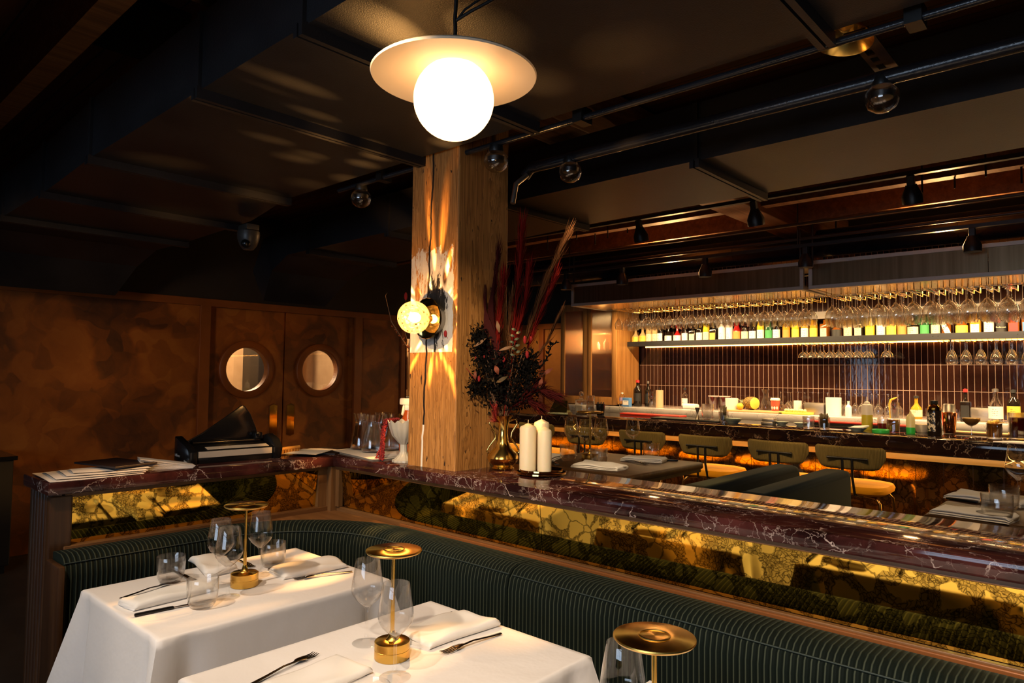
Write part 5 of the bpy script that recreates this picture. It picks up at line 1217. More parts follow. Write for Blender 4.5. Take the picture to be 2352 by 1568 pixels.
    b = nb(); prism(b, [(-0.07, -0.05), (0.07, -0.05), (0.07, 0.05), (-0.07, 0.05)], 0, 0.055, 0.018, 3); small('folded_towel', 'folded white towel on the back counter', 'towel', b, M['white'], (-3.56, 6.78, z))
    for k, (x, nm) in enumerate(((-3.378, 'first'), (-3.256, 'second'))):
        t = thing('fruit_container', 'tub of red fruit with a white lid, %s from the cabinet' % nm, 'tub', (x, 6.95, z), 0, 'fruit tubs on the back counter'); obj('tub', cup(0.045, 0.135, 0.058), M['cut'], t); obj('fruit', cyl(0.041, 0.115, 0.053), liquid('red_fruit', (0.55, 0.10, 0.10), 0.3) if k == 0 else bpy.data.materials['red_fruit'], t).location = (0, 0, 0.008)
        b = nb(); lathe(b, [(0, 0.136), (0.060, 0.136), (0.060, 0.143), (0, 0.143)], 24); obj('lid', b, plain('pink_lid', (0.75, 0.45, 0.42), 0.5) if k == 0 else bpy.data.materials['pink_lid'], t)
    small('white_canister', 'tall white canister beside the fruit tubs', 'canister', cyl(0.062, 0.13, 0.064), M['white'], (-3.086, 6.75, z))
    # chopping board with pineapple and orange
    b = nb(); box(b, -0.30, 0.30, -0.11, 0.11, 0, 0.018, 0.005); small('chopping_board', 'wooden chopping board under the cut pineapple', 'board', b, M['wood_lid'], (-2.82, 6.72, z))
    t = thing('pineapple', 'halved pineapple showing its yellow face on the chopping board', 'pineapple', (-2.90, 6.80, z+0.0185), -0.5)
    n = NT('pineapple_skin'); vo = n.n('TexVoronoi', {'Vector': n.coord(), 'Scale': 60.0}, feature='DISTANCE_TO_EDGE'); n.bsdf(Base_Color=n.ramp(vo.outputs[0], [(0.05, (0.06, 0.035, 0.01)), (0.2, (0.36, 0.22, 0.04))]), Roughness=0.6, Normal=n.bump(vo.outputs[0], 0.5, 0.01))
    b = nb(); lathe(b, [(0.058, 0.05), (0.066, 0.02), (0.064, -0.04), (0.045, -0.085), (0.02, -0.1), (0, -0.1)], 24, (0, 0, 0.066), 'x'); obj('skin', b, n.m, t)
    b = nb(); lathe(b, [(0, 0.052), (0.054, 0.052), (0.058, 0.05)], 24, (0, 0, 0.066), 'x'); obj('cut_face', b, plain('pineapple_flesh', (0.88, 0.66, 0.10), 0.4), t)
    b = nb()
    for k in range(22):
        a = k*2.4; l = random.uniform(0.05, 0.10); c = math.cos(a); s = math.sin(a)
        p = [(-0.09, 0.010*c-0.006*s, 0.066+0.010*s+0.006*c), (-0.09, 0.010*c+0.006*s, 0.066+0.010*s-0.006*c), (-0.09-l, 0.045*c*l/0.08, 0.066+0.045*s*l/0.08)]
        b.faces.new([b.verts.new(q) for q in p])
    obj('crown', b, plain('pineapple_leaf', (0.30, 0.33, 0.16), 0.6), t, False)
    b = nb(); ball(b, (0, 0, 0.034), 0.034); small('orange', 'whole yellow-orange fruit in front of the pineapple', 'orange', b, plain('orange_peel', (0.86, 0.46, 0.04), 0.45), (-2.985, 6.72, z+0.0185))
    t = thing('carafe', 'empty clear carafe on the back counter behind the pineapple', 'carafe', (-2.83, 6.98, z)); b = nb(); lathe(b, [(0, 0.003), (0.05, 0.003), (0.056, 0.03), (0.050, 0.08), (0.024, 0.15), (0.024, 0.18), (0.042, 0.225)], 28); obj('body', b, M['cut'], t)
    t = thing('takeaway_cup', 'red paper cup with a white lid and pale diamonds', 'cup', (-2.645, 6.76, z)); b = nb(); lathe(b, [(0, 0), (0.032, 0), (0.044, 0.125), (0, 0.125)], 28); obj('cup_body', b, plain('red_paper', (0.62, 0.09, 0.05), 0.5), t)
    b = nb(); lathe(b, [(0.046, 0.122), (0.047, 0.132), (0.042, 0.136), (0.040, 0.145), (0, 0.146)], 28); obj('lid', b, M['white'], t)
    b = nb()
    for a in (-2.1, -1.4, -0.75):
        for zz in (0.05,):
            r = 0.0385; c = lambda da, dz: (r*math.cos(a+da), r*math.sin(a+da), zz+dz)
            b.faces.new([b.verts.new(q) for q in (c(0, -0.018), c(0.3, 0), c(0, 0.018), c(-0.3, 0))])
    obj('diamonds', b, M['white'], t, False)
    # upturned glasses
    k = 0
    for x, y in [(-2.629, 6.86), (-2.56, 6.93), (-2.55, 6.84), (-2.49, 6.95), (-2.42, 6.93), (-2.36, 6.98), (-2.29, 6.92), (-2.22, 6.97), (-2.10, 6.95), (-2.04, 6.90), (-1.97, 6.96), (-1.90, 6.90), (-1.83, 6.96), (-1.76, 6.90), (-1.69, 6.95), (-1.60, 6.92)]:
        use('upturned', lambda: (lambda o: o)((lambda b: (lathe(b, [(0.031, 0), (0.040, 0.05), (0.038, 0.075), (0.012, 0.11), (0.0037, 0.12), (0.0037, 0.19), (0.008, 0.199), (0.037, 0.203), (0.037, 0.206), (0, 0.206)], 22), obj('stemmed_glass', b, M['glass_hang']))[1])(nb())), (x, y, z), 0, 'upturned stemmed glass on the back counter, %s from the red cup' % nth(k), 'upturned glasses on the back counter')
        k += 1
    PROTO['upturned']['category'] = 'stemmed glass'
    for o in [o for o in bpy.data.objects if o.name.startswith('stemmed_glass')]: o['category'] = 'stemmed glass'
    b = nb(); box(b, -0.14, 0.14, -0.09, 0.09, 0, 0.02, 0.005); small('chopping_board', 'yellow board with cut fruit on the back counter', 'board', b, LM['yellow'], (-2.42, 6.70, z))
    b = nb()
    for i in range(8): ball(b, (-0.10 + i*0.026, random.uniform(-0.02, 0.02), 0.034), 0.016, 8, 6)
    o = small('fruit_slices', 'pale fruit pieces heaped on the yellow board', 'fruit', b, plain('fruit_flesh', (0.88, 0.72, 0.36), 0.5), (-2.42, 6.70, z)); o['kind'] = 'stuff'
    small('white_jar', 'white jar with a pale blue pattern on the back counter', 'jar', cyl(0.038, 0.125, 0.036), M['white'], (-2.45, 6.82, z))
    b = nb(); box(b, -0.09, 0.09, -0.06, 0.06, 0, 0.11, 0.004); small('tin_box', 'grey metal box on the back counter beside the white jar', 'box', b, M['steel'], (-2.28, 6.82, z))
    small('white_canister', 'wide white canister glowing in the light on the back counter', 'canister', cyl(0.066, 0.165, 0.068), M['white'], (-2.115, 6.80, z))
    bottle(-1.95, 6.68, z, 0.026, 0.14, 'white', None, None, 'small white squeeze bottle on the back counter', G)
    t = thing('garnish_glass', 'tall glass with an orange peel twist on the back counter', 'glass', (-1.591, 6.75, z)); obj('vessel', cup(0.032, 0.14, 0.04), M['cut'], t); obj('drink', cyl(0.028, 0.08, 0.033), RC, t).location = (0, 0, 0.008)
    b = nb(); tube(b, [(-0.035, 0, 0.0), (-0.038, 0, 0.06), (-0.04, 0, 0.12), (-0.03, 0, 0.16), (0.0, 0, 0.175), (0.02, 0, 0.185)], [0.004, 0.007, 0.009, 0.010, 0.008, 0.003], 8); obj('peel_twist', b, bpy.data.materials['orange_peel'], t)
    bottle(-1.444, 6.85, z, 0.045, 0.20, 'gold', 'cream', 'black', 'round-shouldered golden bottle with a pourer on the back counter', G, 'squat', (0.1, 0.4))
    bottle(-1.06, 6.72, z, 0.036, 0.27, 'dark', 'black', 'red', 'dark bottle with a bright red cap near the bar end', G, 'box', (0.1, 0.5))
    bottle(-0.866, 6.80, z, 0.05, 0.275, 'clear', 'white', 'steel', 'silvery cut bottle with a steel pourer at the bar end', G, 'cone')
    bottle(-0.76, 6.92, z, 0.045, 0.27, 'dark', 'yellow', 'black', 'dark bottle with a large yellow label at the bar end', G, 'round', (0.08, 0.5))
    b = nb(); box(b, -0.10, 0.10, -0.06, 0.06, 0, 0.11, 0.004); small('tray_box', 'grey box between red-capped and silvery bottles', 'box', b, M['steel'], (-0.98, 7.0, z))
    for k, x in enumerate((-1.36, -1.29, -1.22, -1.15)): small('rocks_glass', 'cut glass on the back counter, %s after the golden bottle' % nth(k), 'glass', cutglass(0.034, 0.09, 0.036), M['cut'], (x, 6.95, z), 'row of cut glasses on the back counter')
bar_items()

# ------------------------------------------------------------------ things on the marble ledge
LZ = 1.0605
def ledge_items():
    # sheets and folder at the open end
    b = nb()
    def sheet(b, pts, z, curl=0.0, n=6):
        rows = []
        for i in range(n+1):
            u = i/n; row = []
            for j in range(n+1):
                v = j/n
                x = (pts[0][0]*(1-u)+pts[1][0]*u)*(1-v) + (pts[3][0]*(1-u)+pts[2][0]*u)*v
                y = (pts[0][1]*(1-u)+pts[1][1]*u)*(1-v) + (pts[3][1]*(1-u)+pts[2][1]*u)*v
                row.append((x, y, z + curl*math.sin(u*PI)*0.5 + curl*math.sin(v*5+u*3)*0.25 + abs(curl)*0.3))
            rows.append(row)
        for dz in (0, 0.0012):
            V = [[b.verts.new((p[0], p[1], p[2]+dz)) for p in r] for r in rows]
            for i in range(n):
                for j in range(n):
                    q = (V[i][j], V[i+1][j], V[i+1][j+1], V[i][j+1]); b.faces.new(q if dz else q[::-1])
    specs = [([(-3.06, 0.72), (-2.772, 0.706), (-2.775, 1.01), (-3.04, 1.0)], 'lowest sheet of paper in the fanned pile on the ledge end'),
             ([(-3.03, 0.75), (-2.80, 0.73), (-2.785, 1.02), (-3.02, 1.02)], 'second sheet of paper from the bottom of the fanned pile'),
             ([(-3.01, 0.79), (-2.83, 0.77), (-2.79, 1.03), (-2.98, 1.04)], 'third sheet of paper from the bottom of the fanned pile'),
             ([(-2.99, 0.82), (-2.86, 0.80), (-2.82, 1.05), (-2.95, 1.06)], 'top sheet of paper in the fanned pile, under the black folder')]
    for i, (p, l) in enumerate(specs):
        b = nb(); sheet(b, p, LZ + 0.0045*i, 0.003); o = obj('paper_sheet', b, M['paper']); tag(o, l, 'paper', 'fanned sheets on the ledge end')
    b = nb(); box(b, -0.13, 0.13, -0.085, 0.085, 0, 0.007, 0.001); o = obj('menu_folder', b, plain('dark_leather', (0.016, 0.008, 0.008), 0.45), None, False, (-2.97, 0.975, LZ + 0.0235)); o.rotation_euler = (0, 0, 0.25); tag(o, 'dark leather menu folder lying on the fanned sheets', 'folder')
    for k in range(5):
        b = nb()
        L = 0.20; w = 0.11; z0 = 0.006*k
        for s in (0, 1):
            prism(b, [(-L/2, 0), (L/2, 0.001 + z0*1.3 + s*0.004), (L/2, 0.0022 + z0*1.3 + s*0.004), (-L/2, 0.0012)], -w/2, w/2, ax='y')
        o = obj('leaflet', b, M['paper'], None, False, (-2.905 - 0.004*k, 1.135 + 0.003*k, LZ + 0.001*k)); o.rotation_euler = (0, 0, -PI/2 - 0.35 + 0.03*k); tag(o, 'folded white leaflet by the black binding machine, %s from the bottom' % nth(k), 'leaflet', 'folded leaflets on the ledge')
    # binding machine
    t = thing('binding_machine', 'black comb binding machine with raised lid and pale front strip', 'binding machine', (-2.99, 1.44, LZ), math.radians(-4))
    b = nb(); prism(b, [(-0.09, 0), (0.075, 0), (0.075, 0.052), (0.03, 0.062), (-0.05, 0.075), (-0.09, 0.085)], -0.165, 0.165, 0.004, 2, 'y'); obj('body', b, M['black_gloss'], t)
    b = nb(); prism(b, [(-0.10, 0), (0.085, 0), (0.085, 0.05), (0.03, 0.075), (-0.02, 0.085), (-0.10, 0.105)], -0.20, -0.165, 0.006, 2, 'y'); obj('end_cap', b, M['black_gloss'], t)
    b = nb(); prism(b, [(-0.08, 0), (0.085, 0), (0.095, 0.05), (0.06, 0.085), (0.0, 0.105), (-0.08, 0.09)], 0.165, 0.205, 0.008, 2, 'y'); obj('end_cap', b, M['black_gloss'], t)
    GP = plain('machine_strip', (0.50, 0.45, 0.38), 0.5)
    b = nb(); box(b, 0.0755, 0.079, -0.16, 0.16, 0.024, 0.05, 0.001); obj('front_strip', b, GP, t, False)
    b = nb(); prism(b, [(0.035, 0.0635), (0.068, 0.056), (0.068, 0.057), (0.035, 0.0645)], -0.12, 0.15, ax='y'); obj('paper_slot', b, GP, t, False)
    b = nb(); pts = [(-0.175, 0.078), (0.155, 0.078), (0.14, 0.13), (0.112, 0.195), (0.085, 0.232), (0.07, 0.234), (0.0, 0.185), (-0.10, 0.118)]
    prism(b, pts, -0.062, -0.05, 0.003, 2, 'x'); obj('raised_lid', b, M['black_gloss'], t)
    b = nb(); tube(b, [(-0.03, -0.15, 0.076), (-0.03, 0.15, 0.076)], 0.010, 12); obj('roller', b, M['black_gloss'], t)
    b = nb(); box(b, -0.05, -0.01, 0.12, 0.155, 0.08, 0.112, 0.006); obj('latch', b, M['black_gloss'], t)
    for txt, x, z, s in (('Fellowes', -0.055, 0.022, 0.017), ('Pulsar', 0.045, 0.006, 0.013)):
        letter(txt, s, M['white'], t, (x, -0.2012, z), (PI/2, 0, 0))
    # comb
    b = nb(); n = 16
    tube(b, [(0, 0, 0.012), (0, 0.14, 0.02)], [0.009, 0.007], 10)
    for i in range(n): box(b, -0.005, 0.006, 0.012+i*0.008, 0.016+i*0.008, -0.012 + i*0.0005, 0.012)
    o = obj('binding_comb', b, plain('orange_plastic', (0.72, 0.36, 0.08), 0.4), None, True, (-2.99, 1.645, LZ + 0.0125)); tag(o, 'pale orange plastic binding comb beside the binding machine', 'comb')
    b = nb(); box(b, -0.10, 0.10, -0.12, 0.12, 0, 0.006, 0.001); o = obj('menu_folder', b, bpy.data.materials['dark_leather'], None, False, (-2.97, 1.93, LZ)); o.rotation_euler = (0, 0, 0.5); tag(o, 'dark leather folder near the corner of the ledge, under loose papers', 'folder')
    for k, (x, y, a) in enumerate(((-2.97, 1.84, 0.42), (-2.93, 1.80, 0.6))):
        b = nb(); sheet(b, [(-0.08, -0.11), (0.08, -0.11), (0.08, 0.11), (-0.08, 0.11)], 0, 0.002); o = obj('paper_sheet', b, M['paper'], None, True, (x, y, LZ + 0.0065 + 0.004*k)); o.rotation_euler = (0, 0, a); tag(o, ('lower loose sheet on the dark folder at the ledge corner', 'upper loose sheet on the dark folder at the ledge corner')[k], 'paper')
    # placemats and carafes
    for k in range(3):
        b = nb(); sheet(b, [(-2.95, 1.93), (-2.50, 1.85), (-2.46, 2.08), (-2.95, 2.25)], LZ + 0.0035*k, 0.001); o = obj('placemat', b, M['paper']); tag(o, 'white paper placemat under the water carafes, %s from the bottom' % nth(k), 'placemat', 'placemats under the carafes')
    def carafe():
        t = thing('water_carafe', '-', 'carafe')
        b = nb(); lathe(b, [(0, 0.0), (0.05, 0.0), (0.054, 0.006), (0.054, 0.02), (0.048, 0.07), (0.0365, 0.118), (0.035, 0.132), (0.037, 0.15), (0.044, 0.175), (0.0425, 0.175), (0.0355, 0.15), (0.0335, 0.132)], 36); obj('vessel', b, M['glass'], t)
        b = nb(); lathe(b, [(0, 0.006), (0.050, 0.006), (0.0505, 0.02), (0.0455, 0.07), (0.034, 0.118), (0.0335, 0.140), (0, 0.140)], 36); obj('water', b, M['water'], t)
        return t
    for x, y, l in ((-2.875, 2.06, 'filled water carafe at the outer end of the row beside the footed bowl'), (-2.735, 2.025, 'filled water carafe in front, just behind the red amaranth'), (-2.87, 2.185, 'filled water carafe in the back row behind the amaranth'), (-2.755, 2.15, 'filled water carafe in the back row behind the footed bowl')):
        use('carafe', carafe, (x, y, LZ + 0.0125), 0, l, 'water carafes on the ledge')
    # spray bottle
    t = thing('spray_bottle', 'orange spray bottle with a white trigger behind the footed bowl', 'spray bottle', (-2.632, 2.155, LZ + 0.0125))
    b = nb(); lathe(b, [(0, 0), (0.04, 0), (0.042, 0.006), (0.042, 0.10), (0.033, 0.15), (0.018, 0.19), (0.016, 0.205), (0, 0.205)], 28); obj('bottle_body', b, liquid('orange_spray', (0.62, 0.10, 0.015), 0.15), t)
    b = nb(); lathe(b, [(0.019, 0.198), (0.019, 0.222), (0, 0.222)], 20); box(b, -0.055, 0.03, -0.013, 0.013, 0.222, 0.255, 0.006); prism(b, [(-0.035, 0.222), (-0.02, 0.222), (-0.038, 0.17), (-0.048, 0.175)], -0.007, 0.007, 0.002, 1, 'y'); obj('trigger_head', b, M['white'], t)
    # footed bowl with amaranth
    t = thing('footed_bowl', 'fluted pale grey footed bowl beside the timber post', 'bowl', (-2.415, 1.955, LZ))
    b = nb(); lathe(b, [(0, 0), (0.05, 0), (0.05, 0.008), (0.04, 0.012), (0.022, 0.03), (0.016, 0.045), (0.016, 0.075), (0.030, 0.09), (0.052, 0.115), (0.064, 0.15), (0.072, 0.178), (0.069, 0.178), (0.058, 0.15), (0.045, 0.118), (0, 0.10)], 72, (0, 0, 0), 'z', 12, 0.035)
    for v in b.verts:
        if v.co.z > 0.15: v.co.z += 0.006*math.cos(12*math.atan2(v.co.y, v.co.x))*(v.co.z-0.15)/0.028
    obj('vessel', b, plain('grey_porcelain', (0.50, 0.47, 0.40), 0.25), t)
    b = nb(); rnd = random.Random(4)
    def drop(path, r):
        for i in range(90):
            u = i/89*(len(path)-1); k = min(int(u), len(path)-2); f = u-k
            p = [path[k][q]*(1-f)+path[k+1][q]*f for q in range(3)]
            for _ in range(3): ball(b, (p[0]+rnd.uniform(-r, r), p[1]+rnd.uniform(-r, r), max(0.005, p[2]+rnd.uniform(-r, r)*0.6)), rnd.uniform(0.002, 0.0042), 6, 4)
    drop([(0.05, 0.02, 0.006), (0.03, -0.02, 0.0)], 0.001) if False else None
    drop([(-0.03, -0.01, 0.185), (-0.085, -0.03, 0.175), (-0.105, -0.035, 0.13), (-0.108, -0.035, 0.06), (-0.105, -0.04, 0.012)], 0.009)
    drop([(-0.03, -0.01, 0.185), (-0.075, -0.04, 0.182), (-0.092, -0.045, 0.12), (-0.094, -0.05, 0.05), (-0.12, -0.06, 0.006)], 0.008)
    drop([(-0.03, -0.02, 0.186), (-0.058, -0.05, 0.178), (-0.066, -0.06, 0.12), (-0.064, -0.062, 0.05), (-0.058, -0.07, 0.008)], 0.0045)
    drop([(-0.04, -0.0, 0.18), (-0.088, -0.045, 0.15), (-0.086, -0.05, 0.07), (-0.08, -0.07, 0.006)], 0.003)
    o = obj('amaranth', b, plain('amaranth_red', (0.20, 0.006, 0.007), 0.7), None, True, (-2.415, 1.955, LZ)); tag(o, 'dark red amaranth trailing from the footed bowl onto the ledge', 'flower')
    # candles on nested brass plates
    for k, (r, z) in enumerate(((0.098, 0), (0.085, 0.0105))):
        b = nb(); lathe(b, [(0, 0), (r*0.85, 0), (r, 0.004), (r, 0.010), (r-0.002, 0.010), (r*0.87, 0.0045), (0, 0.004)], 48, (0, 0, 0)); o = obj('brass_tray', b, M['polished_brass'], None, True, (-1.745, 2.10, LZ + z)); tag(o, ('lower round brass tray under the white candles', 'upper round brass tray holding the white candles')[k], 'tray')
    for x, y, r, h, l in ((-1.782, 2.062, 0.033, 0.170, 'tall white pillar candle at the front of the brass tray, nearest the post'), (-1.722, 2.092, 0.028, 0.158, 'slim white pillar candle at the front of the brass tray, away from the post'), (-1.778, 2.140, 0.031, 0.183, 'tallest white pillar candle, half hidden behind the front pair')):
        t = thing('pillar_candle', l, 'candle', (x, y, LZ + 0.0155), 0, 'white pillar candles'); 
        b = nb(); lathe(b, [(0, 0), (r, 0), (r, h-0.006), (r*0.9, h), (0.004, h+0.012), (0, h+0.012)], 32); obj('wax', b, M['candle'], t)
        b = nb(); tube(b, [(0, 0, h+0.01), (0.001, 0, h+0.026)], 0.0012, 6); obj('wick', b, M['candle'], t)
    # brass vase
    t = thing('brass_vase', 'tall polished brass vase with two handles beside the timber post', 'vase', (-1.955, 2.105, LZ))
    b = nb(); lathe(b, [(0, 0), (0.045, 0), (0.047, 0.004), (0.038, 0.010), (0.060, 0.03), (0.066, 0.045), (0.060, 0.062), (0.036, 0.085), (0.024, 0.11), (0.019, 0.15), (0.020, 0.175), (0.030, 0.205), (0.040, 0.218), (0.038, 0.219), (0.028, 0.206), (0.017, 0.175)], 40); obj('vessel', b, M['vase_brass'], t)
    for s in (-1, 1):
        b = nb(); d = Vector((0.74, 0.67))*s
        P = [(0.024, 0.195), (0.052, 0.205), (0.058, 0.185), (0.036, 0.15), (0.032, 0.125), (0.058, 0.09), (0.068, 0.07), (0.058, 0.06)]
        tube(b, [(d.x*r, d.y*r, z) for r, z in P], 0.004, 10); obj('handle', b, M['polished_brass'], t)
ledge_items()

# ------------------------------------------------------------------ dried flowers
def flowers():
    rnd = random.Random(12)
    O = Vector((-1.955, 2.105, LZ + 0.20))
    t = thing('dried_flower_bouquet', 'large bouquet of dark foliage and red pampas plumes in the brass vase', 'bouquet', O)
    R = Vector((0.741, 0.672, 0)); F = Vector((-0.672, 0.741, 0)); U = Vector((0, 0, 1))
    def at(r, u, f=0): return R*r + U*u + F*f
    redm = plain('plume_red', (0.19, 0.008, 0.004), 0.8, Specular_IOR_Level=0.1); tanm = plain('plume_tan', (0.13, 0.05, 0.016), 0.8, Specular_IOR_Level=0.1); darkred = plain('plume_dark', (0.06, 0.006, 0.005), 0.8, Specular_IOR_Level=0.1)
    def plume(path, n, w, ln, m, name='pampas_plume'):
        b = nb(); P = [Vector(p) for p in path]
        tube(b, P, 0.0016, 5)
        for i in range(n):
            u = rnd.uniform(0.35, 1.0)*(len(P)-1.001); k = int(u); q = P[k].lerp(P[k+1], u-k); d = (P[k+1]-P[k]).normalized()
            side = Vector((rnd.gauss(0, 1), rnd.gauss(0, 1), rnd.gauss(0, 1))); side = (side - d*side.dot(d)).normalized()
            l = ln*rnd.uniform(0.5, 1.1); e = q + d*l*0.85 + side*l*w*rnd.uniform(0.3, 1)
            s2 = d.cross(side)*0.0016; mid = q.lerp(e, 0.55) + side*l*w*0.18
            a, b1, c1, dd = b.verts.new(q+s2), b.verts.new(q-s2), b.verts.new(mid-s2*0.9), b.verts.new(mid+s2*0.9); ee = b.verts.new(e)
            b.faces.new((a, b1, c1, dd)); b.faces.new((dd, c1, ee))
        obj(name, b, m, t, False)
    plume([(0,0,0), at(0.03,0.30), at(0.055,0.58), at(0.07,0.80)], 420, 0.28, 0.12, redm)
    plume([(0,0,0), at(0.04,0.30,-0.03), at(0.085,0.50), at(0.10,0.62)], 300, 0.32, 0.10, redm)
    plume([(0,0,0), at(-0.03,0.25), at(-0.02,0.45), at(-0.005,0.60)], 300, 0.34, 0.10, redm)
    plume([(0,0,0), at(-0.02,0.25,0.03), at(-0.05,0.50,0.04), at(-0.03,0.70,0.03)], 260, 0.25, 0.10, darkred)
    plume([(0,0,0), at(0.08,0.30), at(0.16,0.55), at(0.25,0.75)], 320, 0.22, 0.14, tanm)
    plume([(0,0,0), at(0.09,0.28,-0.02), at(0.15,0.45), at(0.21,0.60)], 260, 0.30, 0.10, redm)
    plume([(0,0,0), at(0.03,0.20), at(0.02,0.36), at(0.03,0.50)], 240, 0.3, 0.10, tanm)
    plume([(0,0,0), at(0.10,0.22), at(0.17,0.31), at(0.23,0.44)], 120, 0.14, 0.10, tanm)
    plume([(0,0,0), at(0.06,0.08), at(0.13,0.135,-0.03), at(0.205,0.105,-0.04)], 420, 0.5, 0.09, darkred, 'drooping_plume')
    plume([(0,0,0), at(0.03,0.05), at(0.09,0.09,-0.03), at(0.14,0.06,-0.05)], 320, 0.6, 0.08, darkred, 'drooping_plume')
    plume([(0,0,-0.02), at(-0.03,0.0,-0.04), at(-0.035,0.05,-0.06)], 160, 0.5, 0.05, plain('feather_red', (0.40, 0.03, 0.02), 0.7), 'red_feather')
    # tall dark leaves
    b = nb()
    for r, h, c in ((-0.105, 0.60, 0.02), (-0.075, 0.56, -0.03), (-0.06, 0.66, 0.01)):
        pr = None
        for i in range(12):
            u = i/11; p = at(r*u + 0.02*math.sin(u*7+c*40), h*u, c*u); w = 0.013*math.sin(PI*min(1, u*0.9+0.08))*(1 if u < 0.75 else 0.5) + 0.001
            q = (b.verts.new(p - R*w), b.verts.new(p + R*w + F*0.004))
            if pr: b.faces.new((pr[0], pr[1], q[1], q[0]))
            pr = q
    obj('tall_leaf', b, plain('burgundy_leaf', (0.05, 0.008, 0.007), 0.8, Specular_IOR_Level=0.1), t)
    # dark foliage mass
    b = nb()
    clumps = [(-0.125,0.24,0.0,0.055,0.11), (-0.11,0.31,-0.02,0.045,0.07), (-0.13,0.13,-0.02,0.06,0.05), (-0.06,0.22,-0.02,0.06,0.09), (0.0,0.2,-0.03,0.06,0.09), (0.07,0.2,0.0,0.06,0.08), (0.11,0.16,-0.02,0.05,0.09), (0.05,0.10,-0.02,0.06,0.06), (-0.04,0.12,-0.03,0.05,0.07), (0.10,0.24,0.0,0.04,0.05), (-0.13,0.35,0.0,0.035,0.03)]
    for cr, cu, cf, sr, su in clumps:
        for _ in range(420):
            p = at(cr + rnd.gauss(0, 0.5)*sr, cu + rnd.gauss(0, 0.5)*su, cf + rnd.gauss(0, 0.5)*sr)
            d = Vector((rnd.gauss(0,1), rnd.gauss(0,1), rnd.gauss(0.3,1))).normalized(); s = d.cross(Vector((rnd.gauss(0,1), rnd.gauss(0,1), rnd.gauss(0,1)))).normalized()
            l = rnd.uniform(0.012, 0.023); w = l*0.26
            v = [b.verts.new(q) for q in (p, p + d*l*0.5 + s*w, p + d*l, p + d*l*0.5 - s*w)]; b.faces.new(v)
    o = obj('dark_foliage', b, plain('black_foliage', (0.006, 0.005, 0.004), 0.9, Specular_IOR_Level=0.08), t, False); o['kind'] = 'stuff'
    # dark leafy sprig
    b = nb(); P = [at(0.12,0.20), at(0.165,0.235), at(0.185,0.27), at(0.19,0.30), at(0.215,0.325)]
    tube(b, P, 0.0022, 6)
    for i in range(34):
        u = rnd.uniform(0, 3.99); k = int(u); p = P[k].lerp(P[k+1], u-k); d = (P[k+1]-P[k]).normalized()*0.6 + R*rnd.uniform(-1, 1) + U*rnd.uniform(-0.5, 1) + F*rnd.uniform(-0.5, 0.5)
        d.normalize(); s = d.cross(F).normalized(); l = rnd.uniform(0.014, 0.026)
        b.faces.new([b.verts.new(q) for q in (p, p+d*l*0.5+s*l*0.2, p+d*l, p+d*l*0.5-s*l*0.2)])
    obj('leafy_sprig', b, bpy.data.materials['black_foliage'], t, False)
    # stems
    b = nb()
    for i in range(18):
        a = rnd.uniform(-0.13, 0.13); h = rnd.uniform(0.18, 0.34); f = rnd.uniform(-0.07, 0.03)
        tube(b, [(0, 0, -0.03), at(a*0.45, h*0.45, f*0.5), at(a, h, f)], 0.0013, 5)
    for a, h in ((-0.05, 0.10), (-0.055, 0.12), (-0.045, 0.11)): tube(b, [(0, 0, -0.02), at(a, h, -0.06)], 0.002, 5)
    o = obj('stem_bundle', b, plain('pale_stem', (0.20, 0.11, 0.06), 0.6), t); o['kind'] = 'stuff'
    # single leaves and tails
    def leaf(name, p, d, l, w, m):
        b = nb(); d = d.normalized(); s = d.cross(F).normalized(); pr = None
        for i in range(7):
            u = i/6; c = p + d*l*u + F*(-0.012*math.sin(u*PI)) ; ww = w*math.sin(PI*min(0.98, 0.06+u*0.94))
            q = (b.verts.new(c - s*ww), b.verts.new(c + s*ww))
            if pr: b.faces.new((pr[0], pr[1], q[1], q[0]))
            pr = q
        obj(name, b, m, t)
    tan = plain('tan_leaf', (0.24, 0.12, 0.05), 0.7); rust = plain('rust_leaf', (0.20, 0.045, 0.016), 0.7); olive = plain('olive_leaf', (0.09, 0.055, 0.018), 0.7); sage = plain('sage_leaf', (0.11, 0.13, 0.07), 0.7)
    leaf('dried_leaf', at(-0.12,0.30,-0.06), R*0.6+U*0.45, 0.06, 0.006, tan); leaf('dried_leaf', at(-0.02,0.285,-0.07), R*0.75+U*0.25, 0.065, 0.006, tan)
    leaf('dried_leaf', at(-0.02,0.36,-0.05), U*0.9-R*0.2, 0.05, 0.008, tan); leaf('dried_leaf', at(-0.035,0.225,-0.07), R*0.3-U*0.8, 0.04, 0.010, rust)
    leaf('dried_leaf', at(-0.03,0.155,-0.07), R*0.7+U*0.4, 0.055, 0.008, olive); leaf('dried_leaf', at(0.16,0.19,-0.04), R*0.7+U*0.45, 0.05, 0.008, rust)
    leaf('dried_leaf', at(0.145,0.135,-0.05), R*0.25+U*0.9, 0.045, 0.008, rust); leaf('dried_leaf', at(-0.195,0.215,-0.05), R*0.6-U*0.5, 0.035, 0.008, rust); leaf('dried_leaf', at(-0.115,0.165,-0.07), U*0.9, 0.04, 0.006, rust)
    for i in range(9): leaf('sage_leaf', at(0.045+0.004*math.sin(i), 0.265+i*0.013, -0.06), R*(0.9 if i % 2 else -0.9)+U*0.3, 0.022, 0.005, sage)
    red = plain('bunny_tail_red', (0.26, 0.006, 0.007), 0.8)
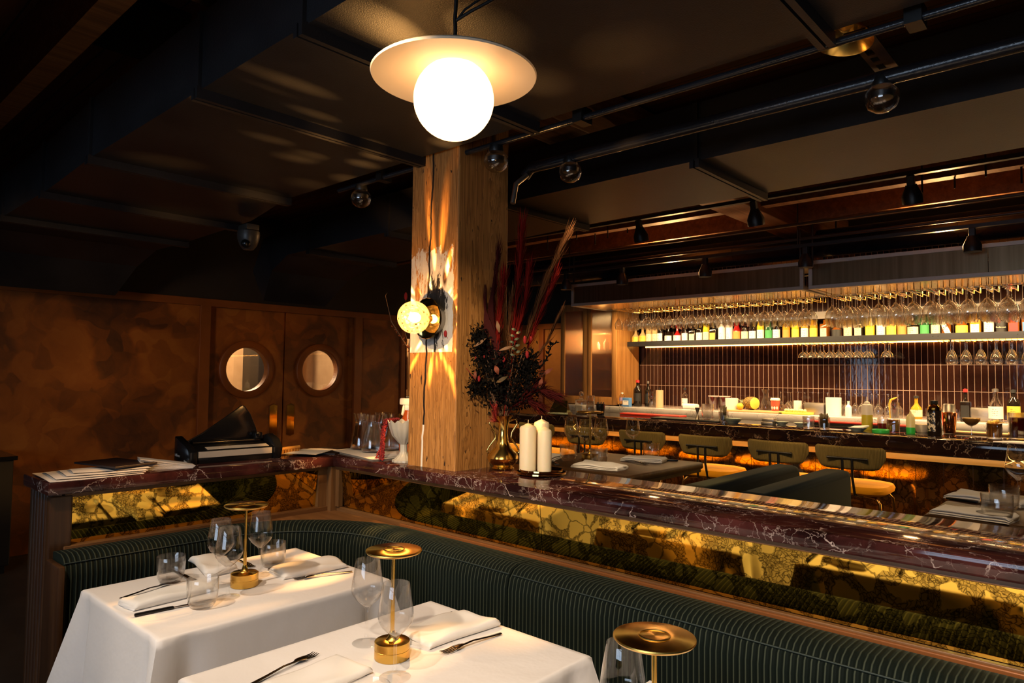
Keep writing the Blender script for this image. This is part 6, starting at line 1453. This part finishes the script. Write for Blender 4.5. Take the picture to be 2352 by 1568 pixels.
    for r, u, s in ((0.0, 0.25, 1.3), (-0.10, 0.17, 1.2), (0.085, 0.33, 1.6), (-0.115, 0.255, 0.6), (-0.08, 0.26, 0.6), (0.11, 0.335, 0.9), (0.095, 0.27, 1.5)):
        b = nb(); ball(b, (0, 0, 0), 0.0062*s, 10, 8, (0.8, 0.8, 1.7)); obj('bunny_tail', b, red, t, True, at(r, u, -0.065))
    b = nb(); tube(b, [at(-0.11,0.16,-0.05), at(-0.175,0.24,-0.06), at(-0.235,0.34,-0.06)], 0.0012, 5); n0 = len(b.verts); ball(b, (0,0,0), 0.009, 10, 8, (0.8, 0.8, 1.6)); b.verts.ensure_lookup_table()
    for v in b.verts[n0:]: v.co += at(-0.24, 0.352, -0.06)
    obj('long_bunny_tail', b, red, t)
    # second bouquet, behind the post, of which a few tips show
    O2 = Vector((-2.62, 2.225, LZ))
    t2 = thing('dried_flower_bouquet', 'few dried stems with orange leaves and a red tail showing past the globe sconce', 'bouquet', O2)
    b = nb(); lathe(b, [(0, 0), (0.03, 0), (0.035, 0.02), (0.03, 0.12), (0.02, 0.16), (0.024, 0.18), (0.02, 0.18)], 20); 
    obj('small_vase', b, M['polished_brass'], t2)
    def W(x, z, y=2.25): return Vector((x, y, z)) - O2
    b = nb(); tube(b, [W(-2.62, 1.2), W(-2.72, 1.5), W(-2.80, 1.70)], 0.0015, 5); tube(b, [W(-2.62, 1.2), W(-2.73, 1.55), W(-2.90, 1.72), W(-2.955, 1.86), W(-2.94, 1.875)], [0.0015, 0.0025, 0.0025, 0.0012, 0.0006], 5); tube(b, [W(-2.62, 1.2), W(-2.70, 1.5), W(-2.785, 1.83)], 0.001, 5); o = obj('stem_bundle', b, bpy.data.materials['pale_stem'], t2); o['kind'] = 'stuff'
    b = nb(); n0 = 0; ball(b, (0,0,0), 0.011, 10, 8, (0.8, 0.8, 1.9))
    for v in b.verts: v.co += W(-2.785, 1.845)
    obj('bunny_tail', b, red, t2)
    b = nb()
    for i in range(16):
        u = i/15; p = W(-2.73 - 0.16*u, 1.56 + 0.13*u); s = Vector((rnd.uniform(-1, 1), rnd.uniform(-1, 1), rnd.uniform(-1, 1))).normalized(); q = s.cross(U).normalized(); l = 0.022*(1.1-u*0.5)
        b.faces.new([b.verts.new(x) for x in (p, p+s*l*0.5+q*l*0.4, p+s*l, p+s*l*0.5-q*l*0.4)])
    o = obj('orange_leaves', b, plain('orange_leaf', (0.46, 0.12, 0.03), 0.6), t2, False); o['kind'] = 'stuff'
    plume([(0,0,0)], 0, 0, 0, redm) if False else None
flowers()

# ------------------------------------------------------------------ raised booths beyond the partition
def booths():
    b = nb(); box(b, -5.2, 2.6, 2.27, 3.62, 0.0, 0.25); struct('floor_platform', b, M['walnut_x'])
    def wtable(x0, x1, y0, y1, label):
        t = thing('booth_table', label, 'table', ((x0+x1)/2, (y0+y1)/2, 0.25), 0, 'dark wood booth tables'); hx, hy = (x1-x0)/2, (y1-y0)/2
        b = nb(); box(b, -hx, hx, -hy, hy, 0.715, 0.75, 0.012, 3); box(b, -hx+0.012, hx-0.012, -hy+0.012, hy-0.012, 0.70, 0.715); obj('tabletop', b, M['dark_table'], t)
        b = nb(); tube(b, [(0, 0, 0.02), (0, 0, 0.70)], 0.04, 16); obj('pedestal', b, M['black'], t)
        b = nb(); lathe(b, [(0, 0), (0.26, 0), (0.25, 0.015), (0.05, 0.03), (0, 0.03)], 32); obj('foot', b, M['black'], t)
    wtable(-2.42, -1.70, 2.64, 3.38, 'dark wooden booth table behind the white candles')
    wtable(-0.545, 0.20, 2.64, 3.36, 'dark wooden booth table beyond the marble ledge, beside the dark velvet backs')
    for k, x in enumerate((-1.20, -0.985)):
        t = thing('booth_bench', ('dark green velvet bench back facing the candle-side booth table', 'dark green velvet bench back with its tall side in view, near the bar stools')[k], 'bench', (x, 2.75, 0.25), 0, 'velvet booth benches')
        b = nb(); s = (-1, 1)[k]
        prism(b, [(2.29, 0.40), (2.29, 1.03), (2.31, 1.058), (3.15, 1.058), (3.19, 1.05), (3.205, 1.02), (3.205, 0.40)], x-0.048, x+0.062, 0.025, 3, 'x')
        for v in b.verts: v.co -= Vector((x, 2.75, 0.25))
        obj('back_cushion', b, M['velvet'], t)
        b = nb(); box(b, (0.06 if s > 0 else -0.30), (0.30 if s > 0 else -0.05), -0.46, 0.45, 0.32, 0.45, 0.03, 3); obj('seat_cushion', b, M['velvet'], t)
        b = nb(); box(b, -0.05 if s > 0 else -0.28, 0.28 if s > 0 else 0.06, -0.45, 0.44, 0.0, 0.32); obj('plinth', b, M['walnut_y'], t, False)
    Z = 1.0006; setting.z = Z
    G = dict(w=G_W, t=G_T, n=G_N, l=G_L)
    use('lamp', mk_lamp, (-2.106, 2.927, Z), 0, 'brass disc lamp on the dark booth table behind the candles', G_L)
    for x, y, l in ((-2.111, 3.371-0.03, 'wine glass standing apart on the dark booth table'), (-2.198, 3.014, 'wine glass just beside the lamp on the dark booth table'), (-2.18, 3.13, 'wine glass behind the lamp on the dark booth table'), (-2.36, 3.10, 'wine glass on the dark booth table, mostly behind the candles')):
        use('wine', mk_wine, (x, y, Z), 0, l, G_W)
    for x, y, l in ((-2.226, 2.900, 'tumbler beside the lamp on the dark booth table, candle side'), (-2.025, 2.890, 'tumbler beside the lamp on the dark booth table, stool side'), (-1.968, 3.30, 'tumbler at the far edge of the dark booth table')):
        use('tumbler', mk_tumbler, (x, y, Z), 0, l, G_T)
    use('nap4', None, (-1.95, 2.80, Z), math.radians(-80), 'folded napkin at the near edge of the dark booth table', G_N)
    use('nap5', None, (-1.95, 3.20, Z), math.radians(-72), 'folded napkin under the lone wine glass on the dark booth table', G_N)
    use('nap1', None, (-2.33, 2.85, Z), math.radians(20), 'folded napkin on the dark booth table, behind the candles', G_N)
    setting('fork', (-2.05, 3.13), (-1.83, 3.05), 'fork along the far napkin of the dark booth table')
    setting('knife', (-1.84, 3.30), (-2.0, 3.24), 'knife beyond the far napkin of the dark booth table')
    setting('fork', (-2.25, 2.80), (-2.14, 2.70), 'fork by the near napkin of the dark booth table')
    use('wine', mk_wine, (-0.325, 3.05, Z), 0, 'wine glass cut by the picture edge on the booth table near the bar end', G_W)
    use('tumbler', mk_tumbler, (-0.355, 2.93, Z), 0, 'tumbler in front of the napkin on the booth table near the bar end', G_T)
    use('tumbler', mk_tumbler, (-0.345, 2.69, Z), 0, 'tumbler partly hidden by the ledge on the booth table near the bar end', G_T)
    use('nap4', None, (-0.42, 3.10, Z), math.radians(-100), 'folded napkin behind the tumbler on the booth table near the bar end', G_N)
    use('nap5', None, (-0.41, 2.715, Z), math.radians(-95), 'folded napkin along the ledge on the booth table near the bar end', G_N)
    setting('knife', (-0.535, 3.03), (-0.33, 2.99), 'knife before the folded napkin on the booth table near the bar end')
    # dark cabinet at the picture edge
    t = thing('side_cabinet', 'low black cabinet against the clay wall', 'cabinet', (-6.2, 0.85, 0))
    b = nb(); box(b, -0.28, 0.24, -0.42, 0.44, 0.06, 0.80, 0.006); obj('carcass', b, M['black'], t, False)
    b = nb(); box(b, -0.29, 0.26, -0.44, 0.46, 0.80, 0.83, 0.004); obj('top', b, M['black_gloss'], t, False)
    b = nb(); box(b, -0.26, 0.20, -0.40, 0.42, 0, 0.06); obj('plinth', b, M['black'], t, False)
booths()
